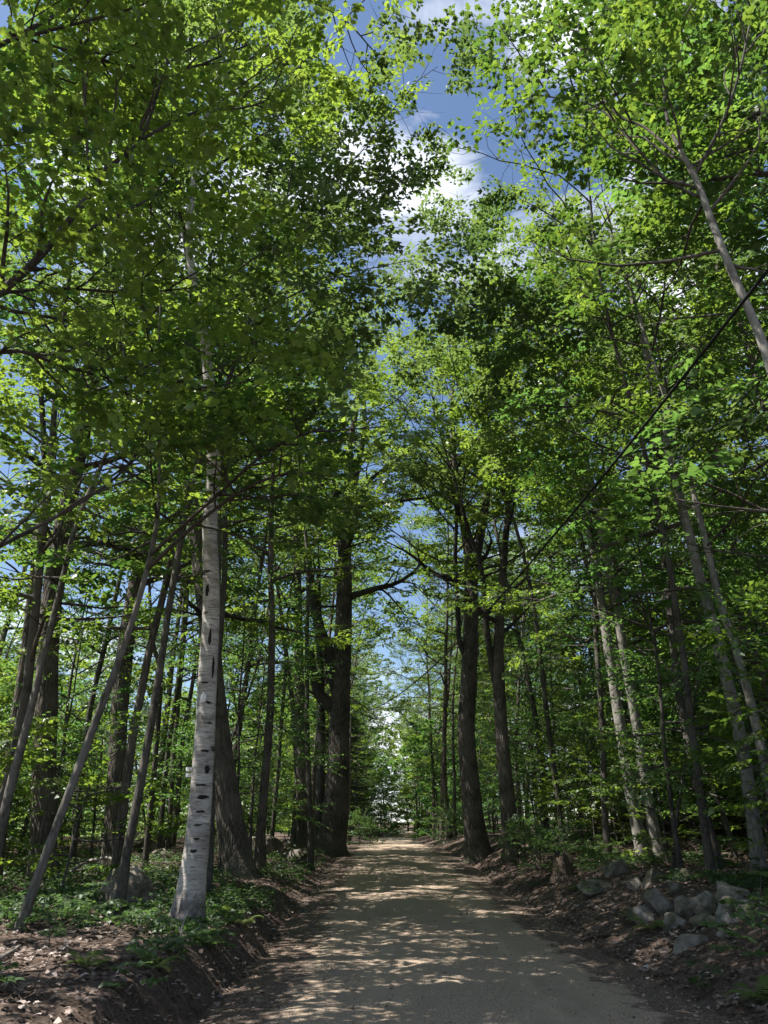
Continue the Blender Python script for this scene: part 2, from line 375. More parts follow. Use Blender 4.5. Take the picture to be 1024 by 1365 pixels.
M_PORC = plain('insulator_porcelain', (0.20, 0.13, 0.10), rough=0.25, spec=0.5, var=0.05)
M_SCAR = plain('birch_scar', (0.022, 0.017, 0.014), var=0.4, sc_=20, bump=0.01)
M_TAG = plain('peeled_bark_white', (0.74, 0.72, 0.68), var=0.08, sc_=10)

# ------------------------------------------------------------------ the setting: ground and road
def axis(lo, hi, fine_lo, fine_hi, fine, grow=1.10, most=6.0):
    a = list(np.arange(fine_lo, fine_hi + 1e-6, fine)); s = fine
    while a[-1] < hi: s = min(s * grow, most); a.append(a[-1] + s)
    s = fine; b = [fine_lo]
    while b[-1] > lo: s = min(s * grow, most); b.append(b[-1] - s)
    return np.array(sorted(set(b[1:] + a)))
gx = axis(-160, 160, -5.5, 7.0, 0.055, 1.09); gy = axis(-30, 420, 4.5, 19.0, 0.07, 1.06, 8)
GX, GY = np.meshgrid(gx, gy); GZ = ground_h(GX.ravel(), GY.ravel())
nx, ny = len(gx), len(gy); i = np.arange(ny - 1)[:, None] * nx + np.arange(nx - 1)[None]
F = np.stack([i, i + 1, i + nx + 1, i + nx], -1).reshape(-1, 4)
tag(obj('ground', mesh_np('ground', np.stack([GX.ravel(), GY.ravel(), GZ], 1), [F], ground_mat())), kind='structure')

rx = np.linspace(-HALF - 0.35, HALF + 0.35, 61); ry = axis(-14, 150, 4, 24, 0.11, 1.06, 3)
RX, RY = np.meshgrid(rx, ry); q = np.abs(RX) / HALF
RZ = road_z(RY) + 0.045 * (1 - q ** 2) - 0.02 * np.exp(-((np.abs(RX) - 0.85) / 0.33) ** 2) - 0.25 * np.clip(q - 1, 0, 1) \
    + 0.012 * fb2(RX, RY, 1.4, 31) + 0.006 * fb2(RX, RY, 5.0, 37) + 0.004
nx, ny = len(rx), len(ry); i = np.arange(ny - 1)[:, None] * nx + np.arange(nx - 1)[None]
F = np.stack([i, i + 1, i + nx + 1, i + nx], -1).reshape(-1, 4)
road_me = (mesh_np('road', np.stack([(RX + road_x(RY)).ravel(), RY.ravel(), RZ.ravel()], 1), [F], road_mat(), lv=np.clip((q.ravel() - 0.46) * 1.55, 0, 1)))
_a = road_me.attributes.new('track', 'FLOAT', 'POINT'); _a.data.foreach_set('value', np.exp(-((np.abs(RX - .08) - 0.85) / 0.36) ** 2).ravel().astype(np.float32))
tag(obj('road', road_me), kind='structure')
def floor_h(x, y):
    """top of road or ground"""
    x = np.asarray(x, float); g = ground_h(x, y); q = np.abs(x - road_x(y)) / HALF
    return np.where(q < 1.08, np.maximum(g, road_z(y) + 0.045 * (1 - q ** 2) - 0.01), g)

# ------------------------------------------------------------------ leaves
def leaf_template(kind):
    """points in the leaf's plane (x along the midrib), triangles"""
    if kind == 'maple':        # five lobes, fan about the middle
        o = [(-.02, 0), (-.02, .26), (.16, .22), (.30, .50), (.42, .24), (.66, .30), (1.0, 0), (.66, -.30), (.42, -.24), (.30, -.50), (.16, -.22), (-.02, -.26)]
        V = np.array([(.30, 0, .05)] + [(x, y, -.10 * abs(y) - .10 * max(0, x - .5)) for x, y in o])
        k = len(o); T = np.array([(0, 1 + j, 1 + (j + 1) % k) for j in range(k)])
        V[:, 0] += .02; return V, T
    if kind == 'mid':          # three lobes hinted
        V = np.array([(0, 0, 0), (.22, .36, -.05), (.52, .20, 0), (1, 0, -.10), (.52, -.20, 0), (.22, -.36, -.05)])
        return V, np.array([(0, 4, 5), (0, 3, 4), (0, 2, 3), (0, 1, 2)])
    if kind == 'oval':
        V = np.array([(0, 0, 0), (.35, .27, .05), (.75, .18, 0), (1, 0, -.10), (.75, -.18, 0), (.35, -.27, .05)])
        return V, np.array([(0, 3, 2), (0, 2, 1), (0, 4, 3), (0, 5, 4)])
    if kind == 'far':
        V = np.array([(0, 0, 0), (.45, .36, .06), (1, 0, -.1), (.45, -.36, .06)])
        return V, np.array([(0, 2, 1), (0, 3, 2)])
    if kind == 'needle':
        V = np.array([(0, 0, 0), (.5, .10, 0), (1, 0, -.04), (.5, -.10, 0)])
        return V, np.array([(0, 2, 1), (0, 3, 2)])

def frames(D, Nn):
    """rotation matrices (n,3,3) with columns forward, side, normal"""
    X = D / np.maximum(np.linalg.norm(D, axis=1, keepdims=True), 1e-9)
    Z = Nn - X * (Nn * X).sum(1, keepdims=True); Z /= np.maximum(np.linalg.norm(Z, axis=1, keepdims=True), 1e-9)
    Y = np.cross(Z, X); return np.stack([X, Y, Z], -1)

def leaves_mesh(name, P, D, Nn, size, kind, m, rng, tone=None):
    V, T = leaf_template(kind); n = len(P); M = frames(D, Nn)
    W = np.einsum('nij,kj->nki', M, V) * size[:, None, None] + P[:, None]
    Fi = (T[None] + (np.arange(n) * len(V))[:, None, None]).reshape(-1, 3)
    tn = rng.random(n) if tone is None else np.clip(tone + rng.normal(0, .24, n), 0, 1)
    return mesh_np(name, W.reshape(-1, 3), [Fi], m, smooth=False, lv=np.repeat(tn, len(V)))

def spray_templates(style, seed):
    """flat leafy shoots: leaf points, directions, normals (local: x forward, z up)"""
    r = np.random.default_rng(seed); out = []
    for k in range(8):
        P, D = [], []
        def shoot(p, ang, L, step, z0):
            m = max(2, int(L / step)); x = np.array(p, float)
            for j in range(m):
                ang += r.normal(0, .08); x = x + step * np.array([math.cos(ang), math.sin(ang), -0.05 * j / m + r.normal(0, .01)])
                for sd in (1, -1) if style != 'beech' else ((1 if j % 2 else -1),):
                    if r.random() < .10: continue
                    a = ang + sd * r.uniform(.6, 1.15); pet = step * r.uniform(.35, .8)
                    P.append(x + pet * np.array([math.cos(a), math.sin(a), -0.12])); D.append([math.cos(a), math.sin(a), r.normal(-.22, .22)])
            P.append(x); D.append([math.cos(ang), math.sin(ang), -.2])
        if style == 'maple':
            shoot((0, 0, 0), 0, .62, .115, 0); shoot((.15, 0, 0), .8, .34, .11, 0); shoot((.22, 0, 0), -.8, .34, .11, 0)
            shoot((.36, 0, 0), .6, .2, .11, 0)
        elif style == 'birch':
            shoot((0, 0, 0), 0, .7, .075, 0); shoot((.12, 0, 0), .9, .35, .07, 0); shoot((.25, 0, 0), -.9, .35, .07, 0)
        else:
            shoot((0, 0, 0), 0, .8, .06, 0); shoot((.14, 0, 0), .75, .45, .065, 0); shoot((.24, 0, 0), -.75, .42, .065, 0); shoot((.42, 0, 0), .7, .3, .065, 0)
        out.append((np.array(P), np.array(D)))
    return out
SPRAY = {s: spray_templates(s, 3 + i) for i, s in enumerate(('maple', 'birch', 'beech'))}

def sprays_to_leaves(sp, style, leaf, rng, tilt=.32):
    """sp: list of (pos, dir, scale) -> P, D, N, size, tone"""
    Ps, Ds, Ns, Sz, To = [], [], [], [], []
    for p, d, s in sp:
        T = SPRAY[style][rng.integers(8)]
        d = unit(d); up = unit(np.array([0, 0, 1.0]) + rng.normal(0, .22, 3)); M = frames(d[None], up[None])[0]
        if rng.random() < .5: M = M @ np.diag([1, -1, 1.0]); 
        n = len(T[0]); Ps.append(p + (T[0] * s) @ M.T); Dl = T[1] @ M.T; Ds.append(Dl)
        Ns.append(M[:, 2] * (1 if True else -1) + rng.normal(0, tilt, (n, 3))); Sz.append(leaf * s ** .3 * rng.uniform(.5, 1.3, n)); To.append(np.full(n, rng.uniform(.05, .95)))
    P = np.concatenate(Ps); return P, np.concatenate(Ds) + rng.normal(0, .12, P.shape), np.concatenate(Ns), np.concatenate(Sz), np.concatenate(To)

# ------------------------------------------------------------------ trees
def wander(p, d, L, n, rng, curl=.16, lift=0.0):
    P = [np.array(p, float)]; d = unit(d)
    for k in range(n):
        d = unit(d + rng.normal(0, curl, 3) + np.array([0, 0, lift])); P.append(P[-1] + d * L / n)
    return np.array(P)

GAP = -.05
def limb_growth(start, d, L, r0, rng, tb, sprays, lift=.05, dens=1.0, keep=None, sub=True, bare=.25, sscale=1.0):
    n = max(4, int(L / .55)); P = wander(start, d, L, n, rng, .14, lift)
    rad = r0 * (1 - np.linspace(0, 1, n + 1)) ** .85 + .006
    tb.add(P, rad, 7 if r0 > .035 else 5)
    def put(p, dd, s):
        if vn(np.array([[p[0] * .62, p[1] * .62, p[2] * .8]]), 71)[0] < GAP: return      # foliage grows in clumps with gaps between
        if keep is None or keep(p): sprays.append((p, dd, s * sscale))
    m = max(2, int(L / .42 * dens)); side = 1
    for k in range(m):
        t = bare + (1 - bare) * (k + rng.random() * .7) / m; f = t * n; i = min(int(f), n - 1)
        p = P[i] + (P[i + 1] - P[i]) * (f - i); ax = unit(P[i + 1] - P[i]); side = -side
        hz = unit(np.cross(ax, [0, 0, 1]) + 1e-6); a = R(rng.uniform(32, 68))
        dd = unit(ax * math.cos(a) + hz * side * math.sin(a) + np.array([0, 0, rng.uniform(-.18, .28)]))
        l2 = (.46 * L * (1 - .72 * t) + .35) * rng.uniform(.7, 1.15)
        n2 = max(3, int(l2 / .38)); Q = wander(p, dd, l2, n2, rng, .17, .01)
        tb.add(Q, max(.008, rad[i] * .45) * (1 - np.linspace(0, .75, n2 + 1)), 4, cap=False)
        c = max(2, int(l2 / .30 * dens)); sd = 1
        for j in range(c):
            f2 = (.30 + .70 * (j + 1) / c) * n2; i2 = min(int(f2 - 1e-6), n2 - 1); pp = Q[i2] + (Q[i2 + 1] - Q[i2]) * (f2 - i2)
            ax2 = unit(Q[i2 + 1] - Q[i2]); sd = -sd; h2 = unit(np.cross(ax2, [0, 0, 1]) + 1e-6)
            a2 = 0 if j == c - 1 else R(rng.uniform(25, 70)); put(pp, ax2 * math.cos(a2) + h2 * sd * math.sin(a2) + np.array([0, 0, rng.uniform(-.25, .12)]), rng.uniform(.75, 1.2))
    put(P[-1], P[-1] - P[-2], 1.0)
    return P

def crown_limbs(TP, TR, frac0, nl, Lmax, rng, sprays, el=(15, 50), profile=None, bias=None, dens=1.0, keep=None, lift=.05, sscale=1.0):
    """limbs up the trunk polyline TP; returns a Tubes for each"""
    out = []; n = len(TP) - 1; az = rng.uniform(0, 6.28)
    for k in range(nl):
        t = frac0 + (1 - frac0) * ((k + rng.uniform(.1, .9)) / nl); f = t * n; i = min(int(f), n - 1); p = TP[i] + (TP[i + 1] - TP[i]) * (f - i)
        az += 2.4 + rng.normal(0, .35); u = (t - frac0) / max(1e-6, 1 - frac0)
        L = Lmax * (profile(u) if profile else (.55 + .45 * math.sin(math.pi * min(1, u * .8 + .2)))) * rng.uniform(.75, 1.15)
        e = R(el[0] + (el[1] - el[0]) * u + rng.normal(0, 7)); d = np.array([math.cos(az) * math.cos(e), math.sin(az) * math.cos(e), math.sin(e)])
        if bias is not None: d = unit(d + np.array([bias[0], bias[1], 0]) * .5); L *= 1 + .35 * float(np.dot(d[:2], bias))
        tb = Tubes(); limb_growth(p, d, L, max(.012, TR[i] * .46), rng, tb, sprays, lift, dens, keep, sscale=sscale); out.append(tb)
    return out

N_LEAF = [0]
def dress(root, sprays, style, leaf, kind, m, rng, origin, name='crown', singles=0):
    P, D, Nn, Sz, To = sprays_to_leaves(sprays, style, leaf, rng)
    N_LEAF[0] += len(P)
    pick = np.zeros(len(P), bool)
    if singles:                              # the leaves that show largest are pieces of their own
        q = (P - np.array([0, 0, EYE])) @ CM; u = q[:, 0] / -q[:, 2] * FPX; v = q[:, 1] / -q[:, 2] * FPX
        app = np.where((q[:, 2] < -1) & (np.abs(u) < 512) & (np.abs(v) < 682), Sz / np.maximum(-q[:, 2], .5), 0); pick[np.argsort(-app)[:singles]] = True
    o = obj(name, leaves_mesh(name, (P - origin)[~pick], D[~pick], Nn[~pick], Sz[~pick], kind, m, rng, To[~pick]), root); o['kind'] = 'stuff'
    if singles:
        one = [leaves_mesh('leaf', np.zeros((1, 3)), np.array([[1., 0, 0]]), np.array([[0, 0, 1.]]), np.ones(1), kind, m, rng, np.array([t])) for t in (.1, .3, .5, .7, .9)]
        for p, Mt, z, t in zip((P - origin)[pick], frames(D[pick], Nn[pick]), Sz[pick], To[pick]):
            lo = obj('leaf', one[min(4, int(np.clip(t + rng.normal(0, .15), 0, .99) * 5))], o)
            mm = np.eye(4); mm[:3, :3] = Mt * z; mm[:3, 3] = p; lo.matrix_basis = Matrix(mm.tolist())
    return o

def shift(tb, origin): tb.V = [v - origin for v in tb.V]; return tb

def corridor(p):
    """the air over the road is kept open: a narrow slot between the two canopies"""
    c = float(road_x(p[1])); h = p[2]
    if abs(p[0] - c) < 2.6 and h < 4.2 + .035 * p[1]: return False
    if p[1] < 33 and c - 1.2 < p[0] < 5.2 - .184 * p[1] + .55 and h < 8.2 and p[0] > .6: return False      # branches are kept clear of the wires
    return abs(p[0] - (c + .42 + .02 * max(0, p[1] - 12))) > (.28 if h > 8 else 0) + .25 * math.sin(p[1] * 1.7) or p[1] > 34

def hero(name, label, pix, dia, top, crown, style='maple', kind='mid', leaf=.125, bark=B_DARK, lm=M_MAPLE, flare=.55, Y=None, seed=1, forks=(), extra=(),
         cat='tree', sides=14, rough=.07, taper=.6, keep=corridor, group=None, singles=0):
    """a tree whose trunk runs through the pixel points PIX (first is the foot) at its own distance; DIA: pixel widths; TOP: height in metres; CROWN: dict for crown_limbs"""
    rng = np.random.default_rng(seed)
    b = on_ground(*pix[0]) if Y is None else at(pix[0][0], pix[0][1], Y)
    Y = b[1]; pts = [b] + [at(x, y, Y) for x, y in pix[1:]]; pts[0] = b.copy(); pts[0][2] = gh(b[0], b[1]) - .12
    rad = [metres(q, Y) / 2 * .85 for q in dia]
    last = pts[-1]; d = unit(pts[-1] - pts[-2]); H = b[2] + top
    if H > last[2] + 1:
        m = max(2, int((H - last[2]) / 2.2)); q = last.copy()
        for k in range(m):
            d = unit(d * np.array([.75, .75, 1]) + np.array([rng.normal(0, .10), rng.normal(0, .10), .25])); q = q + d * (H - last[2]) / m / max(d[2], .5)
            pts.append(q.copy()); rad.append(rad[len(pix) - 1] * (1 - (k + 1) / m) + .012)
    n = max(24, len(pts) * 6); TP = smooth_path(pts, n)
    # finer rings near the foot
    TR = np.interp(np.linspace(0, len(pts) - 1, n), np.arange(len(pts)), rad)
    root = thing(name, label, cat, tuple(pts[0] + np.array([0, 0, .12])), 0, group); org = np.array(root.location)
    t0 = Tubes(); foot = smooth_path(TP[:4], 12); fr = np.interp(np.linspace(0, 3, 12), [0, 1, 2, 3], TR[:4])
    t0.add(np.vstack([foot, TP[4:]]), np.concatenate([fr, TR[4:]]), sides, flare=flare, rough=rough, seed=seed)
    obj('trunk', shift(t0, org).mesh('trunk', bark), root)
    sprays = []; limbs = []
    for fpix, fdia, fl in forks:            # big forks traced like the trunk
        fp = [at(x, y, Y + dy_) for x, y, dy_ in fpix]; fr_ = [metres(q, Y) / 2 for q in fdia]
        d = unit(fp[-1] - fp[-2]); q = fp[-1]; m = max(2, int(fl / 1.6))
        for k in range(m):
            d = unit(d + rng.normal(0, .13, 3) + np.array([0, 0, .12])); q = q + d * fl / m; fp.append(q.copy()); fr_.append(fr_[len(fpix) - 1] * (1 - (k + 1) / m) + .012)
        nn = len(fp) * 5; FP = smooth_path(fp, nn); FR = np.interp(np.linspace(0, len(fp) - 1, nn), np.arange(len(fp)), fr_)
        tb = Tubes(); tb.add(FP, FR, 10, rough=.05, seed=seed + 3); limbs.append(tb)
        c = dict(crown); c['nl'] = max(4, int(c.get('nl', 12) * .6)); c['frac0'] = .35
        limbs[-1:] = [tb]
        for lt in crown_limbs(FP, FR, rng=rng, sprays=sprays, keep=keep, **c): tb.V += lt.V; tb.F += [f + tb.n for f in lt.F]; tb.n += lt.n
    limbs += crown_limbs(TP, TR, rng=rng, sprays=sprays, keep=keep, **crown)
    for e in extra:                         # boughs traced one by one: (pixels with depth offset, width, leafy?, twiggy length)
        ep = smooth_path([at(x, y, Y + dy_) for x, y, dy_ in e[0]], len(e[0]) * 4); er = np.linspace(metres(e[1], Y) / 2, metres(e[2], Y) / 2, len(ep))
        tb = Tubes(); tb.add(ep, er, 7, rough=.05, seed=seed); nb = e[3]
        for k in range(nb):
            f = .3 + .7 * (k + rng.random()) / nb; i_ = min(int(f * (len(ep) - 1)), len(ep) - 2); ax = unit(ep[i_ + 1] - ep[i_]); hz = unit(np.cross(ax, [0, 0, 1])); a = R(rng.uniform(30, 75)) * (1 if k % 2 else -1)
            limb_growth(ep[i_], ax * math.cos(a) + hz * math.sin(a) + np.array([0, 0, rng.uniform(-.1, .25)]), e[4] * rng.uniform(.6, 1.2), max(.01, er[i_] * .5), rng, tb, sprays, .02, 1.0, keep)
        limbs.append(tb)
    for tb in limbs: obj('limb', shift(tb, org).mesh('limb', B_TWIG if bark is not B_GREY else B_THIN), root)
    if sprays: dress(root, sprays, style, leaf, kind, lm, rng, org, singles=singles)
    return root, TP, TR

print('build: heroes')
CR = dict
# --- the near side of the road with the birch
birch, bTP, bTR = hero('birch_tree', 'white paper birch with peeling bark standing on the bank beside the road', [(247, 1240), (257, 1170), (264, 1110), (272, 1000), (277, 900), (282, 800), (280, 700), (285, 600), (272, 450), (252, 330), (262, 220), (290, 100)],
     [40, 40, 37, 34, 32, 30, 27, 25, 19, 16, 13, 9], 18, CR(frac0=.62, nl=15, Lmax=2.6, el=(20, 60)), style='birch', kind='oval', leaf=.075, bark=B_BIRCH, lm=M_BIRCH, flare=1.0, seed=4, rough=.05, sides=20)
hero('maple_tree', 'grey sapling leaning across in front of the furrowed trunks, foot among dead leaves', [(22, 1240), (68, 1122), (126, 966), (176, 830), (206, 715), (212, 640)], [17, 14, 13, 11, 9, 7], 9.5,
     CR(frac0=.55, nl=12, Lmax=2.6, el=(0, 35)), kind='maple', leaf=.115, bark=B_GREYD, flare=.2, singles=300, seed=5, sides=10,
     extra=[([(195, 760, 0), (260, 700, -.6), (330, 650, -1.2), (400, 625, -1.6)], 7, 3, 7, 1.1), ([(200, 740, 0), (290, 660, -1), (360, 600, -1.6), (430, 570, -2.0)], 6, 3, 7, 1.1)])
hero('maple_tree', 'slim curved grey sapling rising past the edge of the view by the thickest furrowed trunk', [(-8, 1140), (12, 1060), (38, 960), (62, 860), (84, 770), (105, 690)], [17, 15, 13, 11, 10, 9], 10,
     CR(frac0=.5, nl=11, Lmax=2.2, el=(5, 40)), kind='mid', leaf=.115, bark=B_GREYD, flare=.2, Y=12.5, seed=6, sides=10)
hero('maple_tree', 'thick dark furrowed maple trunk behind the two leaning grey saplings', [(58, 1172), (59, 1080), (60, 980), (67, 820), (85, 700), (106, 600), (130, 470), (150, 380)], [42, 38, 37, 35, 32, 29, 24, 19], 19,
     CR(frac0=.36, nl=17, Lmax=4.4, el=(8, 55)), seed=7)
hero('maple_tree', 'narrow dark trunk outermost beside the thick furrowed maple', [(6, 1105), (18, 980), (32, 880), (48, 740), (60, 660)], [18, 17, 15, 14, 12], 15, CR(frac0=.40, nl=13, Lmax=3.2, el=(8, 50)), Y=17, seed=8, sides=10)
hero('maple_tree', 'furrowed brown maple trunk standing straight behind the rounded boulder', [(152, 1147), (155, 1040), (160, 940), (172, 830), (192, 730), (212, 660), (232, 570)], [33, 30, 29, 27, 24, 21, 17], 18, CR(frac0=.40, nl=15, Lmax=3.8, el=(8, 55)), Y=22, seed=9)
hero('maple_tree', 'massive dark trunk leaning behind the white birch, with spreading root flare', [(320, 1152), (306, 1090), (296, 1020), (288, 940), (280, 850), (266, 750), (252, 640)], [54, 44, 40, 36, 33, 28, 22], 20, CR(frac0=.38, nl=17, Lmax=4.4, el=(8, 55)), Y=21, seed=10, flare=.7)
hero('maple_tree', 'huge black-barked old maple at the road edge with a forked crown and broken limb', [(438, 1138), (447, 1085), (452, 1000), (455, 900), (459, 800), (460, 720), (464, 650)], [46, 43, 34, 31, 28, 24, 18], 25,
     CR(frac0=.42, nl=17, Lmax=6.0, el=(10, 60), dens=.9), leaf=.16, seed=11, flare=.75,
     forks=[([(452, 925, 0), (438, 870, 0), (424, 830, .3), (412, 760, .6), (402, 700, 1)], [22, 19, 16, 13, 10], 9)],
     extra=[([(450, 945, 0), (434, 935, 0), (424, 922, -.2), (418, 900, -.2), (415, 868, -.3)], 22, 9, 0, 0), ([(461, 735, 0), (452, 690, -.3), (444, 640, -.8), (440, 590, -1.2)], 14, 7, 7, 1.8),
            ([(463, 700, 0), (484, 650, -.4), (520, 620, -1), (548, 600, -1.6)], 9, 4, 6, 1.5), ([(463, 680, 0), (478, 620, .6), (486, 560, 1), (482, 500, 1)], 12, 6, 7, 1.8)])
hero('maple_tree', 'straight slender dark trunk just beside the forked black maple', [(405, 1120), (402, 1020), (399, 900), (397, 800), (396, 700)], [21, 18, 17, 15, 12], 19, CR(frac0=.45, nl=13, Lmax=3.6, el=(10, 55)), leaf=.15, Y=33, seed=12)
for k, (pp, dd, lab) in enumerate([
    ([(196, 1132), (208, 1000), (214, 900), (205, 860), (200, 800)], [10, 9, 8, 7, 6], 'crooked thin dark stem between the boulder trunk and the birch'),
    ([(213, 1125), (222, 1020), (236, 920), (243, 850), (247, 780)], [9, 8, 8, 7, 6], 'thin dark stem slanting just behind the birch'),
    ([(226, 1120), (232, 1000), (243, 880), (250, 790)], [8, 8, 7, 6], 'thinnest dark stem close against the birch trunk'),
    ([(100, 1128), (118, 960), (140, 860), (160, 770), (180, 690)], [11, 10, 9, 8, 7], 'slanting dark stem between the two furrowed trunks'),
    ([(362, 1112), (372, 1010), (380, 900), (386, 800)], [7, 6, 6, 5], 'thin dark stem between the massive leaning trunk and the forked maple'),
    ([(426, 1095), (428, 990), (427, 890), (424, 800)], [16, 14, 13, 11], 'paler trunk half hidden behind the forked black maple')]):
    hero('maple_tree', lab, pp, dd, 9 + k % 3 * 2, CR(frac0=.30, nl=11, Lmax=2.2, el=(0, 40)), leaf=.13, bark=B_THIN, seed=20 + k, Y=[24, 27, 29, 23, 30, 36][k], flare=.15, sides=8)
# --- the far side: maples and the deep woods
hero('maple_tree', 'big old maple with a forked trunk at the road edge opposite the forked black maple', [(637, 1132), (628, 1060), (622, 980), (625, 900), (628, 810), (627, 750), (618, 700)], [36, 31, 29, 27, 24, 21, 13], 25,
     CR(frac0=.34, nl=18, Lmax=5.6, el=(5, 60), bias=(-.25, -.2), dens=.85), leaf=.16, Y=31, seed=31, flare=.6,
     forks=[([(628, 770, 0), (638, 720, 0), (648, 670, .4), (652, 610, .8)], [19, 16, 13, 10], 9), ([(622, 880, 0), (612, 850, -.2), (610, 800, -.5), (607, 740, -.8)], [9, 8, 7, 6], 6)])
hero('maple_tree', 'dark maple trunk with two stems standing next to the big roadside maple', [(683, 1130), (675, 1050), (668, 960), (664, 880), (668, 800), (674, 720)], [28, 23, 21, 19, 15, 12], 21,
     CR(frac0=.35, nl=15, Lmax=4.4, el=(5, 55), bias=(-.2, -.3)), leaf=.15, Y=28, seed=32, forks=[([(667, 940, 0), (655, 880, 0), (648, 830, -.2), (642, 760, -.4)], [11, 10, 9, 7], 7)])
hero('maple_tree', 'slim twin trunk beside the pale boulder, the darker of the two stems', [(858, 1146), (842, 1060), (829, 980), (812, 870), (793, 750), (767, 600), (735, 470)], [20, 19, 18, 17, 15, 12, 9], 16.5,
     CR(frac0=.42, nl=15, Lmax=3.4, el=(5, 50), bias=(-.5, -.2)), kind='mid', leaf=.125, bark=B_GREY, seed=33, flare=.25)
hero('maple_tree', 'slim twin trunk beside the pale boulder, the lighter of the two stems', [(879, 1144), (862, 1060), (850, 980), (833, 880), (812, 760), (789, 650), (771, 570)], [20, 19, 18, 17, 15, 12, 9], 15.5,
     CR(frac0=.46, nl=13, Lmax=3.2, el=(5, 50), bias=(-.3, -.4)), kind='mid', leaf=.125, bark=B_GREY, seed=34, flare=.25)
hero('maple_tree', 'tall smooth grey trunk rising past the end of the stone row', [(1013, 1172), (1004, 1090), (986, 980), (960, 870), (928, 750), (903, 650), (878, 545), (857, 455), (838, 380)], [24, 21, 20, 19, 17, 15, 13, 11, 9], 15.5,
     CR(frac0=.45, nl=16, Lmax=3.2, el=(0, 50), bias=(-.5, .1)), kind='mid', leaf=.125, bark=B_GREY, seed=35, flare=.3)
hero('maple_tree', 'slimmer smooth grey trunk running alongside the tall one at the stone row', [(1054, 1182), (1031, 1080), (1009, 970), (984, 875), (958, 795), (926, 662), (900, 570)], [15, 14, 14, 13, 12, 10, 9], 14,
     CR(frac0=.45, nl=13, Lmax=2.8, el=(0, 50), bias=(-.4, -.2)), kind='mid', leaf=.12, bark=B_GREY, seed=36, flare=.3)
hero('maple_tree', 'thin dark stem weaving up between the twin trunks and the smooth grey trunks', [(920, 1118), (912, 1040), (902, 930), (893, 820), (884, 720), (880, 640)], [12, 11, 11, 10, 9, 8], 12, CR(frac0=.35, nl=13, Lmax=2.6, el=(0, 45)), leaf=.13, bark=B_THIN, seed=37, flare=.15, sides=8)
hero('maple_tree', 'dark trunk deeper in the woods right behind the twin trunks', [(835, 1110), (829, 960), (824, 800), (818, 650), (812, 560)], [17, 15, 14, 13, 11], 19, CR(frac0=.38, nl=15, Lmax=3.8, el=(5, 50)), leaf=.15, seed=38, sides=10)
hero('maple_tree', 'broad shaded trunk deep in the woods behind the smooth grey trunks', [(1034, 1118), (1014, 960), (990, 800), (968, 690), (950, 600)], [30, 27, 25, 23, 20], 20, CR(frac0=.38, nl=15, Lmax=4.2, el=(5, 50)), leaf=.15, seed=39)
# leaning trunk that enters high over the verge, foot outside the view
r6 = at(1024, 480, 8.2)
hero('maple_tree', 'smooth grey trunk leaning high over the road and forking into dark boughs', [(1130, 1290), (1108, 1000), (1075, 700), (1024, 480), (966, 340), (930, 245), (907, 200)], [24, 22, 20, 18, 15, 13, 11], 8.6,
     CR(frac0=.62, nl=8, Lmax=2.2, el=(5, 45), bias=(-.3, .3)), kind='maple', leaf=.105, bark=B_GREY, singles=300, seed=40, flare=.25, Y=8.2,
     extra=[([(907, 200, 0), (890, 160, .2), (886, 100, .3), (900, 30, .4), (905, -40, .5)], 8, 4, 7, 1.2), ([(930, 262, 0), (890, 240, .2), (850, 200, .4), (800, 145, .6), (740, 130, .8), (690, 125, 1)], 6, 3, 8, 1.2),
            ([(925, 235, 0), (960, 170, -.2), (985, 100, -.3), (1000, 30, -.4)], 7, 4, 6, 1.2), ([(900, 205, 0), (860, 170, .3), (820, 150, .5), (780, 90, .8), (770, 30, 1)], 6, 3, 7, 1.2)])
hero('maple_tree', 'old maple whose thick rough bough reaches in high over the road', [(1290, 1330), (1270, 900), (1240, 500), (1200, 250), (1170, 60)], [46, 42, 40, 36, 30], 17,
     CR(frac0=.45, nl=14, Lmax=4.2, el=(10, 50), bias=(-.6, .2)), kind='maple', leaf=.112, singles=300, seed=41, Y=9.5,
     extra=[([(1210, 250, 0), (1120, 205, .3), (1024, 165, .5), (960, 135, .8), (900, 120, 1), (850, 112, 1.2), (780, 150, 1.5)], 26, 8, 12, 1.7)])
GAP = -.4
